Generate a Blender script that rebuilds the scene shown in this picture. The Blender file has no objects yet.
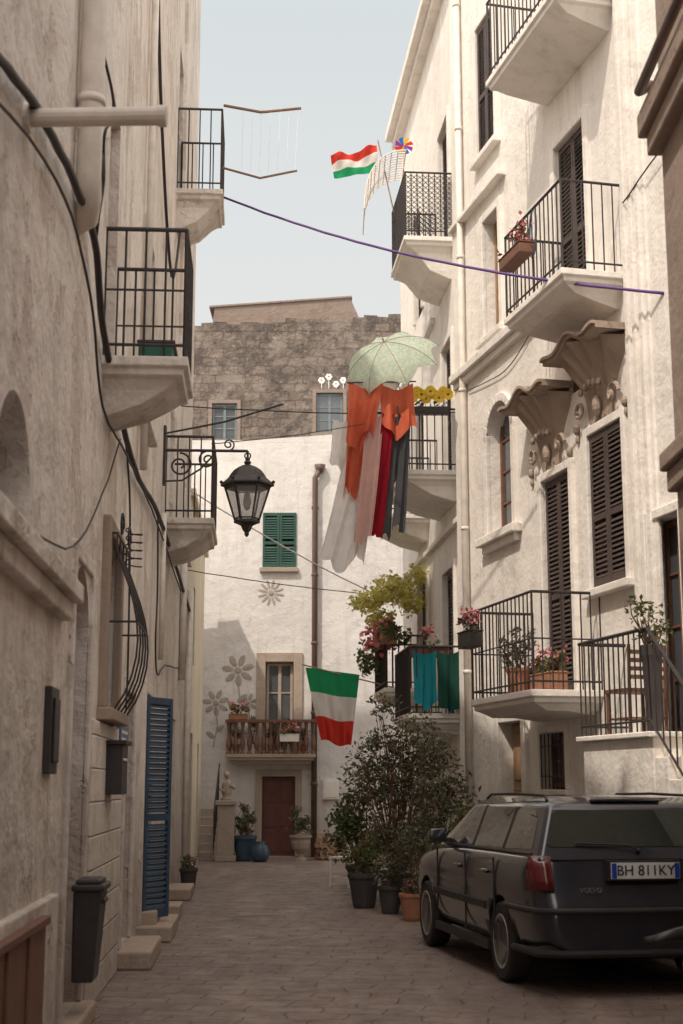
import bpy, bmesh, math, random
from mathutils import Vector, Matrix, noise
random.seed(11)
sc = bpy.context.scene
COL = sc.collection

# ------------------------------------------------------------------ helpers
class MB:
    def __init__(s): s.v=[]; s.f=[]; s.m=[]
    def add(s,vs,fs,m=0):
        b=len(s.v); s.v+=[tuple(v) for v in vs]
        for f in fs: s.f.append([i+b for i in f]); s.m.append(m)
    def hexa(s,p,m=0):
        s.add(p,[(0,3,2,1),(4,5,6,7),(0,1,5,4),(1,2,6,5),(2,3,7,6),(3,0,4,7)],m)
    def box(s,x0,x1,y0,y1,z0,z1,m=0):
        s.hexa([(x0,y0,z0),(x1,y0,z0),(x1,y1,z0),(x0,y1,z0),(x0,y0,z1),(x1,y0,z1),(x1,y1,z1),(x0,y1,z1)],m)
    def tbox(s,M,x0,x1,y0,y1,z0,z1,m=0):
        s.hexa([M@Vector(p) for p in [(x0,y0,z0),(x1,y0,z0),(x1,y1,z0),(x0,y1,z0),(x0,y0,z1),(x1,y0,z1),(x1,y1,z1),(x0,y1,z1)]],m)
    def tube(s,path,r,n=8,m=0,cap=True):
        path=[Vector(p) for p in path]; k=len(path)
        rs=r if isinstance(r,(list,tuple)) else [r]*k
        vs=[];prev=None
        for i,p in enumerate(path):
            t=(path[min(i+1,k-1)]-path[max(i-1,0)])
            if t.length<1e-9: t=Vector((0,0,1))
            t.normalize()
            if prev is None:
                up=Vector((0,0,1)) if abs(t.z)<.9 else Vector((1,0,0))
                a=t.cross(up).normalized()
            else:
                a=(prev-t*prev.dot(t)).normalized()
            prev=a; b=t.cross(a)
            for j in range(n):
                an=2*math.pi*j/n+math.pi/4
                vs.append(p+(a*math.cos(an)+b*math.sin(an))*rs[i])
        fs=[]
        for i in range(k-1):
            for j in range(n):
                fs.append((i*n+j,i*n+(j+1)%n,(i+1)*n+(j+1)%n,(i+1)*n+j))
        if cap:
            fs.append(tuple(range(n))[::-1]); fs.append(tuple((k-1)*n+j for j in range(n)))
        s.add(vs,fs,m)
    def lathe(s,prof,M,n=16,m=0,ph=0.0):
        vs=[];k=len(prof)
        for r,z in prof:
            for j in range(n):
                an=2*math.pi*j/n+ph
                vs.append(M@Vector((r*math.cos(an),r*math.sin(an),z)))
        fs=[]
        for i in range(k-1):
            for j in range(n):
                fs.append((i*n+j,i*n+(j+1)%n,(i+1)*n+(j+1)%n,(i+1)*n+j))
        fs.append(tuple(range(n))[::-1]); fs.append(tuple((k-1)*n+j for j in range(n)))
        s.add(vs,fs,m)
    def ball(s,c,r,m=0,n=10,k=6,sc_=(1,1,1)):
        pr=[(max(.001,math.sin(math.pi*i/k))*r,-math.cos(math.pi*i/k)*r) for i in range(k+1)]
        s.lathe(pr,Matrix.Translation(c)@Matrix.Diagonal((sc_[0],sc_[1],sc_[2],1)),n,m)

def T(x,y,z): return Matrix.Translation((x,y,z))

def empty(name,loc):
    o=bpy.data.objects.new(name,None); o.location=loc; o.empty_display_size=.2
    COL.objects.link(o); return o

def obj(mb,name,mats,parent=None,smooth=False,bevel=0,recalc=True,subsurf=0,segs=2):
    me=bpy.data.meshes.new(name)
    lo=[min(v[i] for v in mb.v) for i in range(3)]; hi=[max(v[i] for v in mb.v) for i in range(3)]
    c=Vector(((lo[0]+hi[0])/2,(lo[1]+hi[1])/2,lo[2]))
    me.from_pydata([(v[0]-c.x,v[1]-c.y,v[2]-c.z) for v in mb.v],[],mb.f)
    for m in mats: me.materials.append(m)
    me.polygons.foreach_set('material_index',mb.m)
    if recalc:
        bm=bmesh.new(); bm.from_mesh(me)
        bmesh.ops.recalc_face_normals(bm,faces=bm.faces); bm.to_mesh(me); bm.free()
    if smooth: me.polygons.foreach_set('use_smooth',[True]*len(me.polygons))
    me.update()
    o=bpy.data.objects.new(name,me); COL.objects.link(o); o.location=c
    if parent:
        o.parent=parent; o.matrix_parent_inverse=Matrix.Translation(-Vector(parent.location))
    if subsurf:
        s=o.modifiers.new('s','SUBSURF'); s.levels=subsurf; s.render_levels=subsurf
    if bevel:
        b=o.modifiers.new('b','BEVEL'); b.width=bevel; b.segments=segs; b.limit_method='ANGLE'; b.angle_limit=math.radians(35)
    return o

class FR:
    """wall frame: a = position along the wall, z = height, o = distance out of the wall"""
    def __init__(s,O,d,n): s.O=Vector(O); s.d=Vector(d); s.n=Vector(n).normalized()
    def p(s,a,z,o=0): 
        q=s.O+s.d*a+s.n*o; return Vector((q.x,q.y,z))
def ykfr(x0,k,sg):
    return FR((x0,0,0),(k,1,0),(sg,-sg*k,0))
L=ykfr(-1.15,-.059,1); R=ykfr(6.5,-.24,-1); Q=ykfr(3.46,-.087,-1)
F=FR((0,31,0),(1,0,0),(0,-1,0)); S=FR((0,38,0),(1,0,0),(0,-1,0)); N=ykfr(2.17,0,-1)

def fbox(mb,fr,a0,a1,z0,z1,o0,o1,m=0):
    mb.hexa([fr.p(a0,z0,o0),fr.p(a1,z0,o0),fr.p(a1,z0,o1),fr.p(a0,z0,o1),
             fr.p(a0,z1,o0),fr.p(a1,z1,o0),fr.p(a1,z1,o1),fr.p(a0,z1,o1)],m)

# ---------------------------------------------------------------- materials
def newmat(name):
    m=bpy.data.materials.new(name); m.use_nodes=True
    nt=m.node_tree; b=nt.nodes['Principled BSDF']; return m,nt,b
def nd(nt,t,**k):
    n=nt.nodes.new(t)
    for a,v in k.items():
        if hasattr(n,a): setattr(n,a,v)
    return n
def pos(nt,scale=(1,1,1)):
    g=nd(nt,'ShaderNodeNewGeometry'); mp=nd(nt,'ShaderNodeMapping'); mp.inputs['Scale'].default_value=scale
    nt.links.new(g.outputs['Position'],mp.inputs['Vector']); return mp.outputs['Vector']
def noise_(nt,vec,scale,detail=3,rough=.6):
    n=nd(nt,'ShaderNodeTexNoise'); n.inputs['Scale'].default_value=scale; n.inputs['Detail'].default_value=detail
    n.inputs['Roughness'].default_value=rough; nt.links.new(vec,n.inputs['Vector']); return n.outputs['Fac']
def ramp(nt,f,a,b):
    r=nd(nt,'ShaderNodeMapRange'); r.inputs['From Min'].default_value=a; r.inputs['From Max'].default_value=b
    nt.links.new(f,r.inputs['Value']); return r.outputs['Result']
def mix(nt,f,c1,c2,mode='MIX'):
    x=nd(nt,'ShaderNodeMix',data_type='RGBA',blend_type=mode)
    if isinstance(f,(int,float)): x.inputs[0].default_value=f
    else: nt.links.new(f,x.inputs[0])
    for i,c in ((6,c1),(7,c2)):
        if isinstance(c,(tuple,list)): x.inputs[i].default_value=(*c[:3],1)
        else: nt.links.new(c,x.inputs[i])
    return x.outputs[2]
def mth(nt,op,a,b):
    x=nd(nt,'ShaderNodeMath',operation=op)
    for i,v in ((0,a),(1,b)):
        if isinstance(v,(int,float)): x.inputs[i].default_value=v
        else: nt.links.new(v,x.inputs[i])
    return x.outputs[0]
def mul(nt,a,b): return mth(nt,'MULTIPLY',a,b)
def addn(nt,a,b): return mth(nt,'ADD',a,b)
def bump(nt,b,h,strength=.3,dist=.02):
    n=nd(nt,'ShaderNodeBump'); n.inputs['Strength'].default_value=strength; n.inputs['Distance'].default_value=dist
    nt.links.new(h,n.inputs['Height']); nt.links.new(n.outputs['Normal'],b.inputs['Normal'])

def plaster(name,c,stain=(.42,.34,.28),amt=.55,brick=0.0,low=.9,peel=0.0,rough=1.0):
    m,nt,b=newmat(name)
    v=pos(nt)
    big=ramp(nt,noise_(nt,v,.7,3),.35,.7)
    col=mix(nt,big,c,tuple(x*.86 for x in c))
    vs=pos(nt,(2.2,2.2,.22))
    st=ramp(nt,noise_(nt,vs,2.2,4,.65),.50,.80)
    col=mix(nt,mul(nt,st,amt),col,stain)
    pn=noise_(nt,v,3.1,6,.7)
    pat=ramp(nt,pn,.58,.66)
    col=mix(nt,mul(nt,pat,amt*.45),col,tuple(x*.75 for x in stain))
    h=addn(nt,mul(nt,noise_(nt,v,2.6,3),1.2*rough),mul(nt,noise_(nt,v,24,3),.22*rough))
    if peel:
        pl=ramp(nt,noise_(nt,pos(nt,(1,1,.7)),1.5,6,.62),.545,.56)
        col=mix(nt,mul(nt,pl,peel),col,(.46,.37,.30))
        h=addn(nt,h,mul(nt,pl,-.35))
    g=nd(nt,'ShaderNodeNewGeometry'); sp=nd(nt,'ShaderNodeSeparateXYZ'); nt.links.new(g.outputs['Position'],sp.inputs[0])
    zz=addn(nt,sp.outputs['Z'],mul(nt,noise_(nt,v,2.0,4),-1.6))
    d=ramp(nt,zz,low,-.9)
    col=mix(nt,mul(nt,d,.7),col,(.28,.21,.17))
    nt.links.new(col,b.inputs['Base Color'])
    b.inputs['Roughness'].default_value=.9; b.inputs['Specular IOR Level'].default_value=.2
    if brick:
        cx=nd(nt,'ShaderNodeCombineXYZ'); nt.links.new(sp.outputs['Y'],cx.inputs[0]); nt.links.new(sp.outputs['Z'],cx.inputs[1])
        bt=nd(nt,'ShaderNodeTexBrick'); bt.inputs['Scale'].default_value=1; bt.inputs['Brick Width'].default_value=.46
        bt.inputs['Row Height'].default_value=.23; bt.inputs['Mortar Size'].default_value=.012; bt.inputs['Mortar Smooth'].default_value=1
        nt.links.new(cx.outputs[0],bt.inputs['Vector'])
        h=addn(nt,h,mul(nt,bt.outputs['Fac'],-brick))
    bump(nt,b,h,.7,.04)
    return m

def flat(name,c,rough=.6,metal=0,var=.15,spec=.4,sc_=6,bmp=.15):
    m,nt,b=newmat(name); v=pos(nt)
    col=mix(nt,ramp(nt,noise_(nt,v,sc_,3),.3,.7),tuple(x*(1-var) for x in c),tuple(min(1,x*(1+var)) for x in c))
    nt.links.new(col,b.inputs['Base Color']); b.inputs['Roughness'].default_value=rough
    b.inputs['Metallic'].default_value=metal; b.inputs['Specular IOR Level'].default_value=spec
    if bmp: bump(nt,b,noise_(nt,v,sc_*6,1),bmp,.005)
    return m

def cloth(name,c,trans=.4,c2=None,wv=0):
    m,nt,b=newmat(name); v=pos(nt)
    base=mix(nt,ramp(nt,noise_(nt,v,5,2),.3,.7),tuple(x*.85 for x in c),c)
    if c2:
        w=nd(nt,'ShaderNodeTexVoronoi'); w.inputs['Scale'].default_value=wv; nt.links.new(v,w.inputs['Vector'])
        base=mix(nt,ramp(nt,w.outputs['Distance'],.45,.6),base,c2)
    d=nd(nt,'ShaderNodeBsdfDiffuse'); t=nd(nt,'ShaderNodeBsdfTranslucent'); x=nd(nt,'ShaderNodeMixShader'); x.inputs[0].default_value=trans
    nt.links.new(base,d.inputs[0]); nt.links.new(base,t.inputs[0]); nt.links.new(d.outputs[0],x.inputs[1]); nt.links.new(t.outputs[0],x.inputs[2])
    nt.links.new(x.outputs[0],nt.nodes['Material Output'].inputs[0]); return m

def leafmat(name,c1,c2,tr=.25):
    m,nt,b=newmat(name)
    g=nd(nt,'ShaderNodeNewGeometry'); base=mix(nt,g.outputs['Random Per Island'],c1,c2)
    nt.links.new(base,b.inputs['Base Color']); b.inputs['Roughness'].default_value=.55
    t=nd(nt,'ShaderNodeBsdfTranslucent'); x=nd(nt,'ShaderNodeMixShader'); x.inputs[0].default_value=tr
    nt.links.new(base,t.inputs[0]); nt.links.new(b.outputs[0],x.inputs[1]); nt.links.new(t.outputs[0],x.inputs[2])
    nt.links.new(x.outputs[0],nt.nodes['Material Output'].inputs[0]); return m

M_R=plaster('plaster_cream',(.88,.83,.77),amt=.36)
M_Q=plaster('plaster_white_far',(.88,.83,.77),amt=.36)
M_L=plaster('plaster_left',(.84,.77,.71),amt=.6,low=1.2,peel=.38,rough=1.9)
M_LB=plaster('painted_blockwork',(.86,.79,.73),amt=.5,brick=.8,low=1.2,rough=1.5)
M_F=plaster('plaster_white',(.78,.755,.74),stain=(.46,.41,.39),amt=.55)
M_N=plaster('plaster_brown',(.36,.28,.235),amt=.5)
M_YE=plaster('plaster_ochre',(.80,.70,.54),amt=.4)
M_TR=plaster('trim_stone',(.74,.66,.57),amt=.5,low=-5)
M_ORN=plaster('ornament_stone',(.70,.58,.47),stain=(.34,.24,.18),amt=.8,low=-5)
M_IRON=flat('iron',(.050,.042,.042),.5,.3)
M_DK=flat('dark_interior',(.04,.034,.03),.9,bmp=0)
M_SH=flat('shutter_brown',(.080,.058,.052),.55)
M_GR=flat('shutter_green',(.03,.085,.068),.5)
M_BL=flat('door_blue',(.035,.068,.115),.5)
M_WOOD=flat('wood_brown',(.18,.085,.055),.55,sc_=9)
M_WOODL=flat('wood_light',(.36,.22,.12),.6,sc_=9)
M_RED=flat('door_red',(.13,.048,.04),.5)
M_WHITE=flat('white_paint',(.82,.79,.75),.5,var=.06)
M_PIPE=flat('pipe_white',(.74,.67,.60),.55,var=.12)
M_PIPEB=flat('pipe_brown',(.13,.085,.07),.5)
M_CABLE=flat('cable_black',(.045,.036,.038),.6,bmp=0)
M_PURP=flat('cable_purple',(.12,.06,.22),.6,bmp=0)
M_ROPE=flat('rope',(.25,.15,.10),.8,bmp=0)
M_TERRA=flat('terracotta',(.36,.17,.10),.8)
M_POTD=flat('pot_dark',(.06,.05,.05),.6)
M_POTB=flat('pot_blue',(.05,.09,.13),.3)
M_GREY=flat('relief_grey',(.40,.35,.32),.9)
M_PLAST=flat('bin_black',(.045,.038,.038),.5)

def glassmat(name,c=(.03,.035,.04),rough=.04,coat=0):
    m,nt,b=newmat(name); b.inputs['Base Color'].default_value=(*c,1); b.inputs['Roughness'].default_value=rough
    b.inputs['Specular IOR Level'].default_value=1.0; b.inputs['Coat Weight'].default_value=coat; b.inputs['Coat Roughness'].default_value=.02
    v=pos(nt); bump(nt,b,noise_(nt,v,1.2,1),.05,.02); return m
M_GL=glassmat('window_glass',(.08,.09,.10))
M_CG=glassmat('car_glass',(.024,.034,.031),.02,1.0)

def stone_blocks(name):
    m,nt,b=newmat(name)
    g=nd(nt,'ShaderNodeNewGeometry'); sp=nd(nt,'ShaderNodeSeparateXYZ'); nt.links.new(g.outputs['Position'],sp.inputs[0])
    s=addn(nt,sp.outputs['X'],sp.outputs['Y']); cx=nd(nt,'ShaderNodeCombineXYZ'); nt.links.new(s,cx.inputs[0]); nt.links.new(sp.outputs['Z'],cx.inputs[1])
    v=pos(nt)
    dn=nd(nt,'ShaderNodeTexNoise'); dn.inputs['Scale'].default_value=2.5; dn.inputs['Detail'].default_value=3; nt.links.new(v,dn.inputs['Vector'])
    vm=nd(nt,'ShaderNodeVectorMath',operation='SCALE'); nt.links.new(dn.outputs['Color'],vm.inputs[0]); vm.inputs['Scale'].default_value=.16
    va=nd(nt,'ShaderNodeVectorMath',operation='ADD'); nt.links.new(cx.outputs[0],va.inputs[0]); nt.links.new(vm.outputs[0],va.inputs[1])
    bt=nd(nt,'ShaderNodeTexBrick'); nt.links.new(va.outputs[0],bt.inputs['Vector'])
    bt.inputs['Scale'].default_value=1; bt.inputs['Brick Width'].default_value=.40; bt.inputs['Row Height'].default_value=.25
    bt.inputs['Mortar Size'].default_value=.016; bt.inputs['Color1'].default_value=(.20,.158,.130,1); bt.inputs['Color2'].default_value=(.10,.080,.068,1)
    bt.inputs['Mortar'].default_value=(.11,.09,.077,1); bt.inputs['Bias'].default_value=-.1
    col=mix(nt,mul(nt,ramp(nt,noise_(nt,v,.8,6,.7),.46,.60),.75),bt.outputs['Color'],(.25,.21,.18))
    col=mix(nt,mul(nt,ramp(nt,noise_(nt,v,2.2,6,.75),.48,.58),.7),col,(.070,.057,.050))
    col=mix(nt,mul(nt,ramp(nt,noise_(nt,v,5.5,4,.75),.58,.64),.6),col,(.32,.28,.24))
    nt.links.new(col,b.inputs['Base Color']); b.inputs['Roughness'].default_value=.95
    bump(nt,b,addn(nt,mul(nt,bt.outputs['Fac'],-.6),mul(nt,noise_(nt,v,6,4),1.5)),1.0,.06); return m
M_ST=stone_blocks('tufa_blocks')
M_STL=plaster('roof_hut_plaster',(.23,.205,.19),stain=(.10,.085,.08),amt=.95,low=-5,rough=2)

def paving(name):
    m,nt,b=newmat(name)
    g=nd(nt,'ShaderNodeNewGeometry'); mp=nd(nt,'ShaderNodeMapping'); mp.inputs['Rotation'].default_value=(0,0,math.radians(9))
    v=pos(nt)
    dn=nd(nt,'ShaderNodeTexNoise'); dn.inputs['Scale'].default_value=1.8; dn.inputs['Detail'].default_value=3; nt.links.new(v,dn.inputs['Vector'])
    vm=nd(nt,'ShaderNodeVectorMath',operation='SCALE'); nt.links.new(dn.outputs['Color'],vm.inputs[0]); vm.inputs['Scale'].default_value=.28
    va=nd(nt,'ShaderNodeVectorMath',operation='ADD'); nt.links.new(g.outputs['Position'],va.inputs[0]); nt.links.new(vm.outputs[0],va.inputs[1])
    nt.links.new(va.outputs[0],mp.inputs['Vector'])
    bt=nd(nt,'ShaderNodeTexBrick'); nt.links.new(mp.outputs[0],bt.inputs['Vector'])
    bt.inputs['Scale'].default_value=1; bt.inputs['Brick Width'].default_value=.46; bt.inputs['Row Height'].default_value=.25
    bt.inputs['Mortar Size'].default_value=.010; bt.inputs['Mortar Smooth'].default_value=.9
    bt.inputs['Color1'].default_value=(.235,.172,.142,1); bt.inputs['Color2'].default_value=(.19,.138,.114,1); bt.inputs['Mortar'].default_value=(.145,.106,.088,1)
    col=mix(nt,ramp(nt,noise_(nt,v,.55,4),.38,.68),bt.outputs['Color'],(.155,.112,.094))
    col=mix(nt,mul(nt,ramp(nt,noise_(nt,v,4.5,6,.72),.48,.64),.7),col,(.088,.065,.055))
    col=mix(nt,mul(nt,ramp(nt,noise_(nt,pos(nt,(1.6,.25,1)),1.3,4,.7),.50,.68),.55),col,(.29,.222,.185))
    nt.links.new(col,b.inputs['Base Color'])
    rr=ramp(nt,noise_(nt,v,3,3),.3,.7); r2=nd(nt,'ShaderNodeMapRange'); nt.links.new(rr,r2.inputs['Value']); r2.inputs['To Min'].default_value=.42; r2.inputs['To Max'].default_value=.8
    nt.links.new(r2.outputs[0],b.inputs['Roughness'])
    bump(nt,b,addn(nt,mul(nt,bt.outputs['Fac'],-.7),mul(nt,noise_(nt,v,6,4),1.4)),.75,.024); return m
M_PAVE=paving('paving_stone')

# ---------------------------------------------------------------- generic architecture
def wall(mb,fr,a0,a1,z0,z1,ops,dep=.22,m=0,arch=()):
    A=sorted(set([a0,a1]+[x for o in ops for x in o[:2] if a0<x<a1])); Z=sorted(set([z0,z1]+[x for o in ops for x in o[2:4] if z0<x<z1]))
    for i in range(len(A)-1):
        for j in range(len(Z)-1):
            ca=(A[i]+A[i+1])/2; cz=(Z[j]+Z[j+1])/2
            if any(o[0]<ca<o[1] and o[2]<cz<o[3] for o in ops): continue
            mb.add([fr.p(A[i],Z[j]),fr.p(A[i+1],Z[j]),fr.p(A[i+1],Z[j+1]),fr.p(A[i],Z[j+1])],[(0,1,2,3)],m)
    for k,o in enumerate(ops):
        a,b,c,d=o[:4]
        for q in (((a,c),(a,d)),((b,c),(b,d)),((a,c),(b,c)),((a,d),(b,d))):
            mb.add([fr.p(q[0][0],q[0][1]),fr.p(q[1][0],q[1][1]),fr.p(q[1][0],q[1][1],-dep),fr.p(q[0][0],q[0][1],-dep)],[(0,1,2,3)],m)
        mb.add([fr.p(a,c,-dep),fr.p(b,c,-dep),fr.p(b,d,-dep),fr.p(a,d,-dep)],[(0,1,2,3)],1)
        if k in arch:
            r=(b-a)/2; cy=(a+b)/2; cz=d-r*1.0; n=14; pts=[]
            for i in range(n+1):
                t=math.pi*i/n; pts.append((cy-r*math.cos(t),cz+r*math.sin(t)))
            for i in range(n):
                p,q=pts[i],pts[i+1]
                mb.add([fr.p(p[0],p[1],.001),fr.p(q[0],q[1],.001),fr.p(q[0],d,.001),fr.p(p[0],d,.001)],[(0,1,2,3)],m)
                mb.add([fr.p(p[0],p[1],.001),fr.p(q[0],q[1],.001),fr.p(q[0],q[1],-dep),fr.p(p[0],p[1],-dep)],[(0,1,2,3)],m)
    D=.45
    for a in (a0,a1): mb.add([fr.p(a,z0),fr.p(a,z1),fr.p(a,z1,-D),fr.p(a,z0,-D)],[(0,1,2,3)],m)
    mb.add([fr.p(a0,z1),fr.p(a1,z1),fr.p(a1,z1,-D),fr.p(a0,z1,-D)],[(0,1,2,3)],m)
def mass(mb,fr,a0,a1,z0,z1,dep,m=0): fbox(mb,fr,a0,a1,z0,z1,-dep,-.45,m)

def leaf(mb,fr,a0,a1,z0,z1,o,m=0,t=.035,sl=.055):
    s=.05
    fbox(mb,fr,a0,a0+s,z0,z1,o,o+t,m); fbox(mb,fr,a1-s,a1,z0,z1,o,o+t,m)
    zm=z0+(z1-z0)*.45
    rails=[(z0,z0+.09),(z1-.07,z1)]
    if z1-z0>1.2: rails.append((zm-.035,zm+.035))
    for r in rails: fbox(mb,fr,a0+s,a1-s,r[0],r[1],o+.002,o+t-.002,m)
    z=z0+.09+sl*.5
    while z<z1-.07:
        if not (zm-.06<z<zm+.06 and len(rails)>2):
            p=[fr.p(a0+s,z-.022,o+t-.004),fr.p(a1-s,z-.022,o+t-.004),fr.p(a1-s,z-.010,o+t-.004),fr.p(a0+s,z-.010,o+t-.004),
               fr.p(a0+s,z+.014,o+.004),fr.p(a1-s,z+.014,o+.004),fr.p(a1-s,z+.026,o+.004),fr.p(a0+s,z+.026,o+.004)]
            mb.hexa(p,m)
        z+=sl
def shutters(name,fr,a0,a1,z0,z1,o,mat,parent):
    mb=MB(); mid=(a0+a1)/2
    leaf(mb,fr,a0,mid-.004,z0,z1,o); leaf(mb,fr,mid+.004,a1,z0,z1,o)
    return obj(mb,name,[mat],parent)
def frame(mb,fr,a0,a1,z0,z1,w,o,m=0,sill=True):
    fbox(mb,fr,a0-w,a0,z0,z1+w,-.02,o,m); fbox(mb,fr,a1,a1+w,z0,z1+w,-.02,o,m)
    fbox(mb,fr,a0,a1,z1,z1+w,-.02,o-.003,m)
    if sill: fbox(mb,fr,a0-w-.05,a1+w+.05,z0-.09,z0,-.02,o+.06,m)
def window(name,fr,a0,a1,z0,z1,o,mf,parent,nz=3,bars=1):
    mb=MB(); s=.055
    fbox(mb,fr,a0,a0+s,z0,z1,o,o+.05); fbox(mb,fr,a1-s,a1,z0,z1,o,o+.05)
    fbox(mb,fr,a0+s,a1-s,z0,z0+s,o,o+.048); fbox(mb,fr,a0+s,a1-s,z1-s,z1,o,o+.048)
    mid=(a0+a1)/2; fbox(mb,fr,mid-.035,mid+.035,z0+s,z1-s,o,o+.052)
    for i in range(1,nz):
        z=z0+(z1-z0)*i/nz
        fbox(mb,fr,a0+s,mid-.035,z-.014,z+.014,o,o+.04); fbox(mb,fr,mid+.035,a1-s,z-.014,z+.014,o,o+.04)
    fbox(mb,fr,a0+.01,a1-.01,z0+.01,z1-.01,o+.005,o+.02,1)
    return obj(mb,name,[mf,M_GL],parent)

def slab(mb,fr,a0,a1,out,zf,drop=.42,m=0,cons=True):
    prof=[(out,0,0),(out,0,-.07),(out-.035,.035,-.085),(out-.04,.04,-.13),(out-.09,.09,-.15),(out*.72,.14,-.22),(out*.45,.17,-drop*.8),(.03,.2,-drop)]
    rings=[]
    for o,i,dz in prof: rings.append([fr.p(a0+i,zf+dz,-.05),fr.p(a1-i,zf+dz,-.05),fr.p(a1-i,zf+dz,o),fr.p(a0+i,zf+dz,o)])
    vs=[v for r in rings for v in r]; fs=[(0,1,2,3)]
    for k in range(len(rings)-1):
        for j in range(4): fs.append((k*4+j,k*4+(j+1)%4,(k+1)*4+(j+1)%4,(k+1)*4+j))
    k=len(rings)-1; fs.append((k*4,k*4+1,k*4+2,k*4+3)); mb.add(vs,fs,m)
def rail(mb,fr,a0,a1,out,zf,h,sp=.11,m=0,r=.009,lattice=False,mid=True):
    e=.03; P=[(a0+e,0),(a0+e,out-e),(a1-e,out-e),(a1-e,0)]
    for z,rr in ((zf+h,.017),(zf+.09,.012))+(((zf+h*.52,.009),) if mid else ()):
        mb.tube([fr.p(a,z,o) for a,o in P],rr,6,m)
    for i in range(3):
        (a,o),(b,q)=P[i],P[i+1]; Ln=math.hypot(b-a,q-o); n=max(2,round(Ln/sp))
        for k in range(n+1):
            t=k/n; aa=a+(b-a)*t; oo=o+(q-o)*t
            if i==2 and k==0 or i==1 and k==0: continue
            mb.tube([fr.p(aa,zf,oo),fr.p(aa,zf+h,oo)],r if 0<k<n else .014,5,m)
        if lattice:
            for k in range(n):
                for j in range(int(h/sp)):
                    for s_ in (0,1):
                        t0,t1=(k+s_)/n,(k+1-s_)/n; za=zf+.1+j*sp*.9; zb=za+sp*.9
                        mb.tube([fr.p(a+(b-a)*t0,za,o+(q-o)*t0),fr.p(a+(b-a)*t1,zb,o+(q-o)*t1)],.006,4,m)
def balcony(name,fr,a0,a1,out,zf,h,parent,ms=None,mr=None,drop=.42,sp=.11,lattice=False,mid=False):
    mb=MB(); slab(mb,fr,a0,a1,out,zf,drop); obj(mb,name+'_slab',[ms or M_TR],parent,bevel=.008)
    mb=MB(); rail(mb,fr,a0,a1,out,zf,h,sp,lattice=lattice,mid=mid); obj(mb,name+'_railing',[mr or M_IRON],parent)

def foliage(mb,clusters,n,size,m=0,flat_=.4,nm=1):
    tot=sum(c[1][0]*c[1][1]*c[1][2] for c in clusters)
    for c,r in clusters:
        k=int(n*r[0]*r[1]*r[2]/tot)+4
        for _ in range(k):
            d=Vector((random.gauss(0,1),random.gauss(0,1),random.gauss(0,1))).normalized()*(random.random()**.45)*random.choice((1,1,1,1.25))
            p=Vector((c[0]+d.x*r[0],c[1]+d.y*r[1],c[2]+d.z*r[2]))
            if noise.noise(p*5.0)<-.12: continue
            s=size*random.uniform(.6,1.35)
            u=Vector((random.gauss(0,1),random.gauss(0,1),random.gauss(0,.8))).normalized()
            w=u.cross(Vector((random.gauss(0,1),random.gauss(0,1),random.gauss(0,1)))).normalized()
            q=u.cross(w)*s*.12
            mb.add([p-u*s*.5,p+w*s*flat_*.5+q,p+u*s*.5,p-w*s*flat_*.5+q],[(0,1,2),(0,2,3)],m if nm==1 else random.randrange(m,m+nm))

# ---------------------------------------------------------------- ground
mb=MB(); mb.add([(-300,-300,-.012),(300,-300,-.012),(300,300,-.012),(-300,300,-.012)],[(0,1,2,3)])
obj(mb,'ground',[flat('ground_earth',(.25,.20,.16),.9)],recalc=False)
mb=MB(); mb.add([(-7,-10,0),(8,-10,0),(8,45,0),(-7,45,0)],[(0,1,2,3)])
obj(mb,'road',[M_PAVE],recalc=False)

# ---------------------------------------------------------------- LEFT building
LB=empty('white_townhouse',(-3,8,0))
opsL1=[(6.0,7.0,2.78,3.32),(8.75,9.65,.12,2.9),(10.45,11.35,2.05,3.35),(14.5,15.5,.15,2.42),(10.0,10.7,4.56,6.7),(12.4,13.3,.15,2.3),(13.2,14.1,5.0,6.9)]
opsL2=[(18.0,18.9,9.33,11.5),(17.3,18.2,4.71,6.9)]
opsL3=[(19.6,20.4,.15,2.4),(21.5,22.3,5.0,6.6)]
mb=MB(); wall(mb,L,-8,15.9,0,11.2,opsL1,.22,0,arch=(0,1)); mass(mb,L,-8,15.9,0,11.2,7)
wall(mb,L,15.9,19.0,0,13.2,opsL2,.22,0); mass(mb,L,15.9,19.0,0,13.2,7)
wall(mb,L,19.0,23.5,0,16.3,opsL3,.22,0); mass(mb,L,19.0,23.5,0,16.3,7)
obj(mb,'walls',[M_L,M_DK],LB,recalc=False)
mb=MB()
fbox(mb,L,5.4,8.35,2.55,2.66,-.02,.12); fbox(mb,L,5.4,8.30,2.44,2.55,-.02,.07)
frame(mb,L,14.5,15.5,.15,2.42,.12,.04,sill=False)
frame(mb,L,12.4,13.3,.15,2.3,.12,.035,sill=False); frame(mb,L,17.3,18.2,4.71,6.9,.1,.03,sill=False)
frame(mb,L,21.5,22.3,5.0,6.6,.1,.03); frame(mb,L,13.2,14.1,5.0,6.9,.1,.04); frame(mb,L,8.75,9.65,.12,2.9,.1,.03,sill=False)
fbox(mb,L,-8,8.3,0,.9,-.02,.045)
fbox(mb,L,18.96,19.06,4.5,16.2,-.02,.05)
obj(mb,'stone_trim',[M_L],LB,bevel=.012)
mb=MB(); frame(mb,L,10.45,11.35,2.05,3.35,.12,.06); obj(mb,'window_surround',[M_ORN],LB,bevel=.012)
mb=MB(); fbox(mb,L,9.9,12.1,0,1.95,-.02,.03); obj(mb,'painted_block_panel',[M_LB],LB,bevel=.012)
mb=MB(); fbox(mb,L,5.2,7.6,.02,.8,.047,.075); fbox(mb,L,5.2,7.6,.8,.84,.047,.10)
for a in (5.8,6.4,7.0): fbox(mb,L,a,a+.06,.02,.8,.075,.09)
obj(mb,'wooden_board',[M_WOOD],LB,bevel=.005)
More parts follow.
